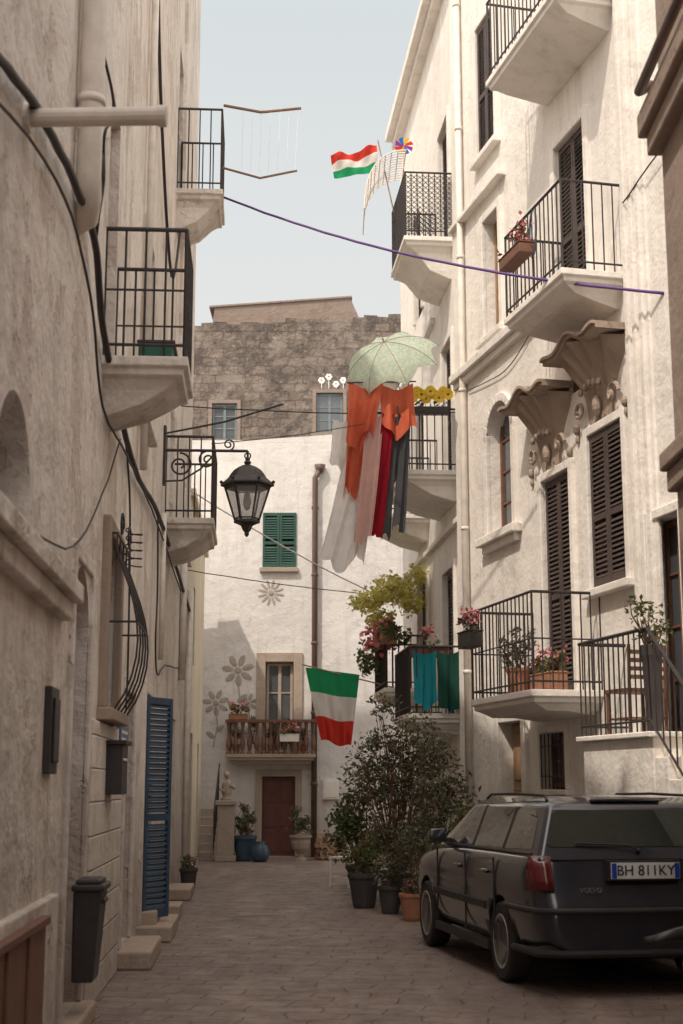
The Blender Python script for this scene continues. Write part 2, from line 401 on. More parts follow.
mb=MB()
for a,b,o,h in ((12.2,13.5,.30,.15),(14.3,15.7,.34,.15),(14.45,15.55,.18,.28),(16.6,17.3,.3,.16),(8.65,9.75,.12,.12),(19.4,20.6,.3,.15)): fbox(mb,L,a,b,0,h,-.02,o)
obj(mb,'doorsteps',[M_ORN],LB,bevel=.02)
mb=MB()
for a,b,z0,z1 in ((8.78,9.62,.14,2.88),(12.4,13.3,.17,2.29),(19.6,20.4,.17,2.38)):
    fbox(mb,L,a,b,z0,z1,-.2,-.15)
    for i in range(2):
        for j in range(3):
            w=(b-a)/2; hh=(z1-z0)/3
            fbox(mb,L,a+i*w+.07,a+(i+1)*w-.07,z0+j*hh+.08,z0+(j+1)*hh-.06,-.15,-.13)
obj(mb,'wooden_doors',[M_WOOD],LB,bevel=.006)
fold=FR(L.p(14.48,0,.02),Vector((.42,.91,0)),Vector((.91,-.42,0)))
mb=MB(); leaf(mb,fold,0,.48,.2,2.38,0,0)
leaf(mb,L,15.0,15.48,.17,2.4,-.12)
obj(mb,'blue_door_leaves',[M_BL],LB)
shutters('green_shutters',L,10.47,11.33,2.07,3.33,-.15,M_SH,LB)
shutters('balcony_shutters',L,10.02,10.68,4.58,6.68,-.12,M_WOODL,LB)
shutters('balcony_shutters',L,17.32,18.18,4.73,6.88,-.12,M_SH,LB)
shutters('balcony_shutters',L,18.02,18.88,9.35,11.48,-.12,M_SH,LB)
shutters('window_shutters',L,21.52,22.28,5.02,6.58,-.1,M_SH,LB)
shutters('window_shutters',L,13.22,14.08,5.02,6.88,-.1,M_SH,LB)
balcony('balcony',L,9.9,10.8,.62,4.56,.98,LB,M_L,drop=.40,sp=.155,mid=True)
balcony('balcony',L,17.8,18.9,.62,9.32,1.15,LB,M_L,drop=.5,sp=.15)
balcony('balcony',L,17.0,18.6,.60,4.70,1.02,LB,M_L,drop=.40,sp=.14)
mb=MB()
def bel(t): return .10+.20*math.sin(min(1,t*1.15)*math.pi)**.8*(1-.35*t)
zs=[2.02+1.32*i/10 for i in range(11)]
A=[10.4+1.0*i/4 for i in range(5)]
for a in A: mb.tube([L.p(a,z,bel(i/10)) for i,z in enumerate(zs)],.008,5)
for i in (0,5,10):
    mb.tube([L.p(10.4,zs[i],0)]+[L.p(a,zs[i],bel(i/10)) for a in A]+[L.p(11.4,zs[i],0)],.009,5)
for s_ in (0,1):
    c=10.55+.6*s_
    mb.tube([L.p(c+.12*math.cos(t*.5)*(1-t/22),3.42+.11*math.sin(t*.5)*(1-t/22),.12) for t in range(20)],.009,5)
obj(mb,'window_grille',[M_IRON],LB)
mb=MB(); fbox(mb,L,10.75,11.2,1.43,1.80,.03,.15); fbox(mb,L,10.72,11.23,1.80,1.83,.03,.18); fbox(mb,L,10.82,11.13,1.68,1.70,.15,.156,1)
obj(mb,'letterbox',[M_PLAST,M_WHITE],bevel=.006)
mb=MB(); fbox(mb,L,11.7,12.4,1.76,2.06,.03,.045)
for i in range(4): fbox(mb,L,11.79,12.3-.1*(i%2),1.80+.06*i,1.825+.06*i,.045,.048,1)
obj(mb,'wall_sign',[flat('sign_blue',(.10,.16,.27),.4),M_WHITE])
mb=MB(); fbox(mb,L,7.75,8.05,1.56,2.03,.0,.04); fbox(mb,L,7.80,8.0,1.62,1.97,.04,.055)
obj(mb,'intercom_panel',[M_PLAST],bevel=.012)
mb=MB()
B=[L.p(9.0,.32,.04),L.p(9.32,.32,.04),L.p(9.32,.32,.17),L.p(9.0,.32,.17),L.p(8.96,.86,.04),L.p(9.36,.86,.04),L.p(9.36,.86,.21),L.p(8.96,.86,.21)]
mb.hexa(B); fbox(mb,L,8.94,9.38,.86,.90,.03,.23); fbox(mb,L,8.98,9.34,.90,.93,.05,.20); fbox(mb,L,9.08,9.28,.78,.81,.18,.225)
obj(mb,'litter_bin',[M_PLAST],bevel=.012)
mb=MB(); p0=L.p(6.38,4.66,-.02); mb.tube([p0,p0+Vector((.66,.02,.02)),],.045,14); mb.tube([p0+Vector((.66,.02,.02)),p0+Vector((.70,.02,.02))],.052,14)
mb.tube([p0+Vector((.02,0,0)),p0+Vector((.05,0,0))],.075,14)
obj(mb,'awning_pole',[M_PIPE],smooth=False)
mb=MB(); mb.tube([L.p(8.1,11.2,.09),L.p(8.1,5.15,.09),L.p(8.15,5.02,.09),L.p(8.3,4.95,.06),L.p(8.4,4.93,-.05)],.078,14)
for z in (5.6,7.0,8.4): mb.tube([L.p(8.1,z,.09),L.p(8.1,z+.05,.09)],.088,14)
obj(mb,'drainpipe',[M_PIPE],smooth=True)
mb=MB(); mb.tube([L.p(22.8,4.6,.06),L.p(22.8,3.5,.06),L.p(22.6,3.3,.06),L.p(22.6,.0,.06)],.05,8)
mb.tube([L.p(16.2,4.6,.05),L.p(16.2,2.9,.05)],.03,8); mb.tube([L.p(20.8,5.0,.05),L.p(20.8,3.0,.05)],.05,8)
mb.tube([L.p(13.0,11.2,.06),L.p(13.0,4.4,.06)],.035,8)
obj(mb,'drainpipe',[M_PIPE],smooth=True)
def cable(name,pts,r,mat,n=6):
    mb=MB(); mb.tube(pts,r,n); return obj(mb,name,[mat],smooth=True)
def interp(P,k=8,j=.01):
    out=[]
    for i in range(len(P)-1):
        p0=P[max(i-1,0)];p1=P[i];p2=P[i+1];p3=P[min(i+2,len(P)-1)]
        for s_ in range(k):
            t=s_/k
            out.append(.5*((2*p1)+(-p0+p2)*t+(2*p0-5*p1+4*p2-p3)*t*t+(-p0+3*p1-3*p2+p3)*t**3)+Vector((0,0,random.uniform(-j,j))))
    out.append(P[-1]); return out
cable('wall_cable',interp([L.p(4.5,4.15,.05),L.p(5.84,4.58,.05),L.p(7.17,4.87,.05),L.p(8.73,4.98,.06),L.p(9.5,4.62,.05),L.p(11.34,4.30,.05),L.p(13,4.25,.05),L.p(15,4.4,.05),L.p(19,4.35,.05),L.p(23,4.25,.05)],6,.012),.024,M_CABLE)
cable('wall_cable',interp([L.p(4.5,4.02,.04),L.p(7.17,4.70,.04),L.p(8.7,4.6,.05),L.p(9.6,4.1,.05),L.p(11.4,4.18,.05),L.p(15,4.28,.05),L.p(20,4.2,.05)],6,.01),.009,M_CABLE)
cable('wall_cable',interp([L.p(11.3,4.3,.05),L.p(11.9,3.8,.05),L.p(12.1,2.6,.05),L.p(12.05,2.1,.05)],5,.01),.009,M_CABLE)
cable('wall_cable',interp([L.p(8.5,11,.05),L.p(8.6,7.5,.05),L.p(8.65,5.8,.07),L.p(8.55,5.4,.12),L.p(8.73,4.98,.07)],6,.01),.013,M_CABLE)
cable('wall_cable',interp([L.p(8.5,6.2,.1),L.p(8.75,5.9,.16),L.p(8.5,5.6,.13),L.p(8.8,5.4,.1),L.p(8.6,5.1,.1)],6,.01),.010,M_CABLE)
cable('wall_cable',interp([L.p(12.6,11.0,.05),L.p(14,8.8,.05),L.p(16.5,7.6,.05),L.p(18.2,9.0,.05)],6,.01),.018,M_CABLE)
cable('wall_cable',interp([L.p(6.2,2.66,.05),L.p(8.4,2.9,.04),L.p(10,3.6,.04),L.p(11,4.2,.04)],6,.01),.007,M_CABLE)
cable('wall_cable',interp([L.p(15.2,4.4,.05),L.p(15.4,3.6,.05),L.p(15.3,3.0,.05),L.p(15.7,2.7,.05),L.p(17,2.9,.05),L.p(20,3.1,.05)],6,.01),.010,M_CABLE)
mb=MB()
mb.tube([L.p(11.8,3.30+.003*i,.10)+Vector((.07*math.cos(i*.6),.10*math.sin(i*.6),.0035*i)) for i in range(50)],.006,5)
obj(mb,'coiled_wire',[M_CABLE],smooth=True)
mb=MB()
a=L.p(18.2,10.72,.6); 
mb.tube([a,a+Vector((.5,.2,.0)),a+Vector((1.05,.4,.16))],.020,6); b_=L.p(18.2,9.80,.6); mb.tube([b_,b_+Vector((.5,.2,-.06)),b_+Vector((1.0,.4,.14))],.016,6)
obj(mb,'drying_frame',[M_ROPE])
mb=MB()
for i in range(7):
    t=.25+.12*i
    p=a+Vector((1.05*t,.4*t,.15*t)); q=b_+Vector((1.0*t,.4*t,.11*t*t)); mb.tube([p,q],.003,4)
obj(mb,'drying_lines',[M_WHITE])
mb=MB(); fbox(mb,L,10.0,10.5,4.58,4.68,.25,.50); fbox(mb,L,9.98,10.52,4.68,4.71,.24,.52,1)
obj(mb,'storage_box',[flat('box_green',(.03,.15,.10),.5),M_POTD],bevel=.01)

# low ochre house at the far end of the left side
LY=empty('ochre_house',(-3.4,27,0))
mb=MB(); opsY=[(25,25.9,.15,2.4),(25.2,25.8,3.6,5),(28,28.8,.15,2.3)]
wall(mb,L,23.5,30.2,0,6.3,opsY,.2); mass(mb,L,23.5,30.2,0,6.3,5)
fbox(mb,L,23.5,30.2,6.3,6.42,-.4,.08)
obj(mb,'walls',[M_YE,M_DK],LY,recalc=False)
shutters('shutters',L,25.2,25.8,3.62,4.98,-.1,M_GR,LY); shutters('door',L,25.02,25.88,.17,2.38,-.1,M_WOOD,LY); shutters('door',L,28.02,28.78,.17,2.28,-.1,M_GR,LY)

# ---------------------------------------------------------------- RIGHT facade (cream palazzo)
RB=empty('cream_palazzo',(4.5,16,0))
opsR=[(15.33,16.2,6.87,9.1),(18.15,18.75,7.5,9.2),(17.85,18.75,4.75,6.5),(16.04,16.88,2.52,5.1),(14.62,15.5,3.6,5.33),
      (17.7,18.5,.05,2.28),(16.4,17.15,1.45,2.1),(18.2,18.9,10.2,12.2),(15.0,15.9,10.2,12.4),(13.45,14.1,1.97,4.1),(15.5,15.95,5.95,6.5),(15.1,15.5,1.35,1.8)]
mb=MB(); wall(mb,R,9.2,20.0,0,14.3,opsR,.24,0,arch=(2,)); mass(mb,R,9.2,20.0,0,14.3,8)
obj(mb,'walls',[M_R,M_DK],RB,recalc=False)
mb=MB()
frame(mb,R,18.15,18.75,7.5,9.2,.12,.05); frame(mb,R,15.33,16.2,6.87,9.1,.11,.05,sill=False)
frame(mb,R,16.04,16.88,2.52,5.1,.10,.05,sill=False); frame(mb,R,14.62,15.5,3.6,5.33,.10,.05)
frame(mb,R,17.7,18.5,.05,2.28,.16,.06,sill=False); frame(mb,R,16.4,17.15,1.45,2.1,.09,.04); frame(mb,R,18.2,18.9,10.2,12.2,.1,.05)
frame(mb,R,13.45,14.1,1.97,4.1,.1,.05,sill=False)
fbox(mb,R,18.75+.0,18.87,4.75,6.2,-.02,.05); fbox(mb,R,17.73,17.85,4.75,6.2,-.02,.05); fbox(mb,R,17.6,19.0,4.64,4.75,-.02,.14); fbox(mb,R,17.7,18.9,4.54,4.64,-.02,.08)
n=14
for i in range(n):
    t0,t1=math.pi*i/n,math.pi*(i+1)/n; cy,cz=18.3,6.05
    P=[]
    for o in (-.02,.05):
        for r,t in ((.45,t0),(.57,t0),(.57,t1),(.45,t1)): P.append(R.p(cy-r*math.cos(t),cz+r*math.sin(t),o))
    mb.hexa(P)
fbox(mb,R,16.9,20.02,7.22,7.34,-.02,.14); fbox(mb,R,16.95,20.0,7.12,7.22,-.02,.08)
fbox(mb,R,17.9,20.02,9.55,9.62,-.02,.12); fbox(mb,R,9.2,20.02,14.0,14.15,-.02,.25); fbox(mb,R,9.2,20.02,14.15,14.32,-.02,.35)
fbox(mb,R,9.2,20.03,0,.75,-.02,.05)
for a in (13.98,14.14,14.30): fbox(mb,R,a,a+.09,2.0,14.0,-.02,.06)
fbox(mb,R,13.9,14.48,1.9,14.0,-.02,.025)
fbox(mb,R,19.75,20.02,0.75,14.0,-.02,.05)
obj(mb,'stone_trim',[M_R],RB,bevel=.012)
def hood(name,ac,hw,z0,z1):
    mb=MB(); rows=12; cols=25; vs=[];fs=[]
    H=z1-z0
    for i in range(rows+1):
        t=i/rows
        w=hw*(.42+.58*t**1.4)+.05*math.sin(t*9)*hw
        out=.03+.32*t**1.8
        for j in range(cols+1):
            u=-1+2*j/cols
            edge=max(0,1-abs(u)**6)
            fl=1+.18*math.cos(u*math.pi*5)
            arc=.22*(1-u*u)*(1 if t>.15 else t/.15)
            lob=.06*abs(math.sin(u*math.pi*2.5))*(1-t)
            z=z0+H*t*.80 + arc*H*.55 - (.16*abs(u)**3*H*(1-t)) - lob
            vs.append(R.p(ac+u*w,z,out*edge*fl*(1-.35*u*u)-.01))
    for i in range(rows):
        for j in range(cols): k=i*(cols+1)+j; fs.append((k,k+1,k+cols+2,k+cols+1))
    mb.add(vs,fs)
    for (dz,oo,th) in ((0,.38,.04),(.04,.42,.035)):
        for j in range(cols):
            q=[]
            for jj in (j,j+1):
                u=-1+2*jj/cols; zt=z0+H*.80+.22*(1-u*u)*H*.55+dz+(.05*math.cos(u*math.pi*2))
                q.append((ac+u*(hw+.03),zt))
            mb.hexa([R.p(q[0][0],q[0][1],-.02),R.p(q[1][0],q[1][1],-.02),R.p(q[1][0],q[1][1],oo),R.p(q[0][0],q[0][1],oo),
                     R.p(q[0][0],q[0][1]+th,-.02),R.p(q[1][0],q[1][1]+th,-.02),R.p(q[1][0],q[1][1]+th,oo),R.p(q[0][0],q[0][1]+th,oo)])
    for s_ in (-1,1):
        c=ac+s_*hw*.62
        mb.tube([R.p(c+s_*(.13-.008*i)*math.cos(i*.5),z0+.12+(.13-.008*i)*math.sin(i*.5),.06+.003*i) for i in range(15)],.024,6)
        mb.ball(R.p(ac+s_*hw*.9,z0-.02,.03),.06,sc_=(.6,1,1)); mb.ball(R.p(ac+s_*hw*.9,z0-.13,.02),.04,sc_=(.6,1,1.3))
    mb.ball(R.p(ac,z0+.1,.06),.09,sc_=(.6,1,1.3))
    for k in range(5): mb.ball(R.p(ac-.24+.12*k,z0+.30+.05*(1-abs(k-2)/2),.14),.045,sc_=(.7,1,1))
    obj(mb,name,[M_ORN],RB,smooth=False)
hood('window_hood',16.6,.66,5.30,6.15); hood('window_hood',15.15,.70,5.50,6.36)
shutters('shutters',R,15.35,16.18,6.89,9.08,-.06,M_SH,RB)
shutters('shutters',R,16.06,16.86,2.54,5.08,-.05,M_SH,RB)
shutters('shutters',R,14.64,15.48,3.62,5.31,-.02,M_SH,RB)
shutters('shutters',R,18.22,18.88,10.22,12.18,-.02,M_SH,RB)
shutters('shutters',R,15.02,15.88,10.22,12.38,-.06,M_SH,RB)
shutters('shutters',R,15.51,15.94,5.96,6.49,-.06,M_SH,RB)
window('window',R,18.17,18.73,7.52,9.18,-.18,M_WOODL,RB,3)
window('arched_window',R,17.86,18.74,4.77,6.48,-.2,M_WOOD,RB,4)
window('window',R,16.42,17.13,1.47,2.08,-.16,M_WOOD,RB,2)
window('balcony_door',R,13.47,14.08,1.99,4.08,-.18,M_WOOD,RB,4)
mb=MB(); fbox(mb,R,17.72,18.48,.06,2.26,-.2,-.14)
for i in range(2):
    for j in range(3): fbox(mb,R,17.78+.36*i,18.04+.36*i,.2+.68*j,.78+.68*j,-.14,-.12)
obj(mb,'street_door',[M_WOODL],RB,bevel=.008)
mb=MB()
for i in range(7): mb.tube([R.p(16.42+.118*i,1.46,.02),R.p(16.42+.118*i,2.09,.02)],.008,5)
for z in (1.6,1.95): mb.tube([R.p(16.4,z,.02),R.p(17.15,z,.02)],.008,5)
for i in range(4): mb.tube([R.p(15.14+.1*i,1.36,.02),R.p(15.14+.1*i,1.79,.02)],.008,5)
obj(mb,'window_bars',[M_IRON],RB)
balcony('balcony',R,14.4,16.6,.74,10.12,1.05,RB,M_R,sp=.12,drop=.34)
balcony('balcony',R,14.42,16.15,.74,6.87,1.0,RB,M_R,sp=.12,drop=.34)
balcony('balcony',R,15.35,17.35,.82,2.5,1.05,RB,M_R,drop=.26,sp=.12,mid=True)
def planter(name,fr,a0,a1,z,o0,o1,box,lm,h=.18,n=260,fl=None,size=.07):
    pe=empty(name,fr.p((a0+a1)/2,z,o0)); mb=MB(); fbox(mb,fr,a0,a1,z,z+h,o0,o1); fbox(mb,fr,a0-.01,a1+.01,z+h,z+h+.02,o0-.01,o1+.01)
    obj(mb,'box',[box],pe,bevel=.01)
    mb=MB(); cl=[]
    k=max(2,int(abs(a1-a0)/.16))
    for i in range(k):
        c=fr.p(a0+(a1-a0)*(i+.5)/k,z+h+random.uniform(.05,.12),(o0+o1)/2); cl.append((c,(.13,.13,random.uniform(.10,.17))))
    foliage(mb,cl,n,size,0,.6,1)
    if fl: foliage(mb,[(Vector(c)+Vector((0,0,.07)),r) for c,r in cl],int(n*.5),size*.7,1,.9,1)
    obj(mb,'plants',[lm]+([fl] if fl else []),pe,recalc=False)
    return pe
M_LEAF=leafmat('leaf_green',(.050,.080,.025),(.18,.19,.07),.3); M_LEAFD=leafmat('leaf_olive',(.055,.058,.034),(.20,.19,.11),.3)
M_LEAFY=leafmat('leaf_yellow',(.42,.42,.10),(.82,.72,.28),.5); M_FLR=leafmat('flower_red',(.60,.09,.12),(.78,.35,.38)); M_FLY=leafmat('flower_yellow',(.85,.54,.02),(.90,.68,.06))
M_DRY=leafmat('leaf_dry',(.12,.05,.03),(.25,.12,.06))
planter('flower_box',R,15.2,15.85,7.33,.72,.90,M_WOOD,M_DRY,h=.12,n=260,fl=M_FLR)
planter('flower_box',R,16.9,17.3,3.1,.8,.98,M_POTD,M_LEAFD,fl=M_FLR)
planter('flower_box',R,15.6,16.5,2.52,.3,.5,M_TERRA,M_LEAF,n=500,fl=M_FLR)

ST=empty('entrance_stair',R.p(13,0,.3))
mb=MB(); fbox(mb,R,13.2,14.75,0,1.93,.0,.52)
for i in range(9): fbox(mb,R,13.2-.24*(i+1),13.2-.24*i-.001,0,1.93-.2*(i+1)+.02,.0,.50)
fbox(mb,R,13.15,14.8,1.93,1.98,-.01,.58); obj(mb,'steps',[M_R],ST,bevel=.01)
mb=MB(); e=.53
mb.tube([R.p(14.75,2.92,.02),R.p(14.75,2.92,e),R.p(13.2,2.92,e),R.p(11.1,1.1,e)],.02,6)
mb.tube([R.p(14.75,2.08,.02),R.p(14.75,2.08,e),R.p(13.2,2.08,e),R.p(11.1,.26,e)],.012,6)
for i in range(14): mb.tube([R.p(14.75-.115*i,1.98,e),R.p(14.75-.115*i,2.92,e)],.009,5)
for i in range(1,18): 
    a=13.2-.12*i; z=2.92-.867*.12*i; mb.tube([R.p(a,z-.86,e),R.p(a,z,e)],.009,5)
for i in range(4): mb.tube([R.p(14.75,1.98,.1+.11*i),R.p(14.75,2.92,.1+.11*i)],.009,5)
obj(mb,'railing',[M_IRON],ST)

def chair(name,M,mat,seat=.45,w=.42,h=.92):
    mb=MB()
    for x in (-1,1):
        for y in (-1,1):
            top=h if y>0 else seat
            mb.tube([M@Vector((x*w/2,y*w/2,0)),M@Vector((x*w/2,y*w/2*(1.12 if y>0 else 1),top))],.018,6)
    mb.tbox(M,-w/2-.02,w/2+.02,-w/2-.02,w/2+.01,seat-.02,seat+.015)
    k=int((h-seat-.1)/.08)
    for i in range(k): mb.tbox(M,-w/2,w/2,w/2*1.02,w/2*1.02+.02,seat+.10+.08*i,seat+.14+.08*i)
    for y in (-1,1): mb.tube([M@Vector((-w/2,y*w/2,.15)),M@Vector((w/2,y*w/2,.15))],.010,5)
    for x in (-1,1): mb.tube([M@Vector((x*w/2,-w/2,.15)),M@Vector((x*w/2,w/2,.15))],.010,5)
    return obj(mb,name,[mat],bevel=0)
p=R.p(14.0,1.98,.28); chair('wooden_chair',Matrix.Translation(p)@Matrix.Rotation(math.radians(-160),4,'Z'),M_WOOD,.42,.40,.85)
def potplant(name,c,r,h,matp,clusters,n,size,lm,stems=True,fl=None,nst=3,flt=.42):
    pe=empty(name,c); mb=MB()
    mb.lathe([(r*.62,0),(r*.70,h*.1),(r*.92,h*.8),(r,h*.86),(r*1.04,h*.88),(r*1.04,h),(r*.9,h),(r*.85,h*.93),(.001,h*.93)],Matrix.Translation(c),18)
    obj(mb,'pot',[matp],pe,smooth=False,bevel=.004)
    mb=MB()
    cl=[(Vector(c)+Vector(a),b) for a,b in clusters]
    if stems:
        for a,b in cl:
            for _ in range(nst):
                e=Vector(a)+Vector((random.uniform(-b[0],b[0])*.9,random.uniform(-b[1],b[1])*.9,random.uniform(-.2,1.1)*b[2]))
                s0=Vector(c)+Vector((random.uniform(-.4,.4)*r,random.uniform(-.4,.4)*r,h*.9)); mid=(s0+e)/2+Vector((random.uniform(-.1,.1),random.uniform(-.1,.1),.1))
                mb.tube([s0,mid,e],[.011,.007,.003],5,1)
    foliage(mb,cl,n,size,0,flt)
    mats=[lm,M_WOOD]
    if fl: foliage(mb,cl,int(n*.12),size*.8,2,.9); mats.append(fl)
    obj(mb,'foliage',mats,pe,recalc=False); return pe
p=R.p(13.35,1.98,.42); potplant('potted_plant',p,.10,.8,M_POTD,[((0,0,1.05),(.18,.18,.22)),((.05,0,.9),(.15,.15,.15)),((-.15,-.05,1.15),(.10,.10,.12))],260,.07,M_LEAF)
p=R.p(16.3,2.5,.6); potplant('potted_plant',p,.14,.3,M_TERRA,[((0,0,.5),(.22,.22,.25))],400,.08,M_LEAFD)
mb=MB(); c=R.p(15.9,7.65,.45)
mb.tube([c+Vector((.0,.28*math.cos(t*.3),.22+.28*math.sin(t*.3))) for t in range(22)],.014,6)
obj(mb,'bicycle_wheel',[flat('steel_blue',(.10,.16,.26),.4)])
mb=MB(); mb.tube([R.p(19.6,14,.07),R.p(19.6,0.1,.07)],.05,10)
for z in range(1,14,2): mb.tube([R.p(19.6,z,.07),R.p(19.6,z+.05,.07)],.058,10)
obj(mb,'downpipe',[M_PIPE],RB,smooth=True)
cable('wall_cable',interp([R.p(13.0,7.9,.05),R.p(14.3,7.6,.07)],6,.01),.008,M_CABLE)
cable('wall_cable',interp([R.p(17.0,7.1,.03),R.p(18.0,6.85,.03),R.p(19.5,7.0,.03)],6,.005),.007,M_CABLE)

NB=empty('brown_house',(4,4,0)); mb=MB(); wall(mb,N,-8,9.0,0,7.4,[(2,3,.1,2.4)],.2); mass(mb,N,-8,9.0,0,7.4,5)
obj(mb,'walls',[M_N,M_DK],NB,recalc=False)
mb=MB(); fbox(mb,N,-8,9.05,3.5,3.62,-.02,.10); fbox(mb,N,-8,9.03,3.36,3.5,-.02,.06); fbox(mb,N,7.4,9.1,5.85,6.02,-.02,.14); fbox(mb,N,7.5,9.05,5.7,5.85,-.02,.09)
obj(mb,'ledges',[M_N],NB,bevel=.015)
mb=MB(); mb.tube([N.p(9.0,6.2,.05),N.p(8.9,6.1,.16),N.p(7.5,6.1,.16),N.p(6,6.1,.14)],.035,10)
obj(mb,'gutter',[M_PIPEB],NB,smooth=True)

# ---------------------------------------------------------------- far right white building (Q)
QB=empty('white_corner_house',(4,23,0))
opsQ=[(20.55,21.5,9.67,11.75),(20.5,21.4,6.02,8.15),(20.6,21.6,2.5,4.65),(23.3,24.3,3.1,4.9),(23.3,24.2,5.92,7.9),(23.5,24.4,9.6,11.5),(21.9,22.6,.1,2.2),(24.0,24.9,.1,2.2)]
mb=MB(); wall(mb,Q,20.0,26.5,0,14.25,opsQ,.22); mass(mb,Q,20.0,26.5,0,14.25,7)
obj(mb,'walls',[M_Q,M_DK],QB,recalc=False)
mb=MB()
for o in opsQ[:6]: frame(mb,Q,*o,.1,.05,sill=False)
fbox(mb,Q,20.0,26.52,13.95,14.1,-.02,.15); fbox(mb,Q,20.0,26.52,14.1,14.27,-.02,.28); fbox(mb,Q,22.2,26.5,8.9,9.0,-.02,.08); fbox(mb,Q,20.03,26.5,5.2,5.28,-.02,.08)
obj(mb,'stone_trim',[M_Q],QB,bevel=.01)
for o in opsQ[:6]: shutters('shutters',Q,o[0]+.02,o[1]-.02,o[2]+.02,o[3]-.02,-.08,M_SH,QB)
for o in opsQ[6:]: shutters('street_door',Q,o[0]+.02,o[1]-.02,o[2]+.02,o[3]-.02,-.15,M_GR,QB)
balcony('balcony',Q,20.35,22.0,.75,9.65,1.03,QB,M_Q,drop=.6,sp=.09,lattice=True)
balcony('balcony',Q,20.2,22.2,.82,6.0,.92,QB,M_Q,drop=.42,sp=.11)
balcony('balcony',Q,20.35,22.0,.75,2.5,.95,QB,M_Q,drop=.3,sp=.10)
balcony('balcony',Q,23.2,24.8,.75,3.05,.85,QB,M_Q,drop=.3,sp=.10)
balcony('balcony',Q,23.0,24.6,.72,5.88,.95,QB,M_Q,drop=.4,sp=.10)
planter('flower_box',Q,20.4,20.6,3.3,.15,.7,M_RED,M_LEAFD,h=.14,n=300,fl=M_FLR)
planter('flower_box',Q,23.1,24.7,3.75,.55,.8,M_TERRA,M_LEAF,n=900,fl=M_FLR,size=.10)
mb=MB()
foliage(mb,[(Q.p(23.6,4.70,.55),(.42,.6,.24)),(Q.p(24.2,4.58,.9),(.32,.5,.20)),(Q.p(23.2,4.45,.35),(.30,.4,.22)),(Q.p(23.9,4.25,.75),(.26,.4,.2)),(Q.p(23.2,4.9,.2),(.2,.3,.2))],2300,.10,0,.6)
obj(mb,'climbing_plant',[M_LEAFY],recalc=False)
mb=MB(); foliage(mb,[(Q.p(23.4,3.9,.6),(.3,.5,.2)),(Q.p(24.2,3.6,.9),(.2,.4,.3))],900,.10,0,.55); foliage(mb,[(Q.p(23.6,3.9,.8),(.3,.4,.25))],220,.10,1,.9)
obj(mb,'hanging_plant',[M_LEAF,M_FLR],recalc=False)

# ---------------------------------------------------------------- far white building (F)
FB=empty('white_house',(0,33,0))
opsF=[(-1.74,-1.0,6.2,7.43),(-1.65,-1.04,2.17,4.13),(-1.70,-.99,.02,1.68)]
mb=MB(); wall(mb,F,-7,6,0,9.05,opsF,.2); mass(mb,F,-7,6,0,9.05,5)
pr=[(-7,9.0),(-3.2,9.05),(-2.2,8.95),(-1.2,9.12),(.2,9.22),(1.5,9.32),(6,9.5)]
for i in range(len(pr)-1):
    (xa,za),(xb,zb)=pr[i],pr[i+1]; za=max(za,9.06); zb=max(zb,9.06)
    mb.hexa([F.p(xa,9.04,.002),F.p(xb,9.04,.002),F.p(xb,9.04,-5),F.p(xa,9.04,-5),F.p(xa,za+.03,.002),F.p(xb,zb+.03,.002),F.p(xb,zb+.03,-5),F.p(xa,za+.03,-5)],0)
obj(mb,'walls',[M_F,M_DK],FB,recalc=False)
mb=MB(); frame(mb,F,-1.65,-1.04,2.17,4.13,.2,.05,sill=False); frame(mb,F,-1.70,-.99,.02,1.68,.14,.05,sill=False); fbox(mb,F,-1.8,-.95,6.1,6.2,-.02,.1)
fbox(mb,F,-7,-1.84,0,.5,-.02,.04); fbox(mb,F,-.85,6,0,.5,-.02,.04)
obj(mb,'stone_trim',[M_TR],FB,bevel=.01)
shutters('shutters',F,-1.74,-1.0,6.2,7.43,.0,M_GR,FB)
window('balcony_door',F,-1.63,-1.06,2.19,4.11,-.15,M_TR,FB,3)
mb=MB(); fbox(mb,F,-1.69,-1.0,.02,1.67,-.15,-.1)
for i in range(2):
    for j in range(3): fbox(mb,F,-1.65+.35*i,-1.40+.35*i,.1+.52*j,.54+.52*j,-.1,-.08)
obj(mb,'street_door',[M_RED],FB,bevel=.006)
mb=MB(); slab(mb,F,-2.45,-.55,.5,2.15,.22); obj(mb,'balcony_slab',[M_TR],FB)
mb=MB()
def balu(p,h): mb.lathe([(.05,0),(.05,.03),(.025,.06),(.055,h*.3),(.05,h*.4),(.022,h*.62),(.03,h*.8),(.045,h-.03),(.045,h)],Matrix.Translation(p),8)
for i in range(13): balu(F.p(-2.4+.15*i,2.15,.42),.66)
for i in range(3): balu(F.p(-2.4,2.15,.12+.12*i),.66); balu(F.p(-.6,2.15,.12+.12*i),.66)
fbox(mb,F,-2.47,-.53,2.81,2.87,.34,.5); fbox(mb,F,-2.47,-2.33,2.81,2.87,0,.34); fbox(mb,F,-.67,-.53,2.81,2.87,0,.34)
obj(mb,'balustrade',[M_WOOD],FB)
mb=MB(); mb.tube([F.p(-.50,8.4,.02),F.p(-.50,8.35,.12),F.p(-.585,8.2,.12),F.p(-.585,0,.1)],.065,10)
for z in (1.5,3,4.5,6,7.5): mb.tube([F.p(-.585,z,.1),F.p(-.585,z+.06,.1)],.08,10)
mb.tube([F.p(-.48,8.32,.1),F.p(-.48,8.5,.1)],[.07,.13],10)
obj(mb,'drainpipe',[M_PIPEB],FB,smooth=True)
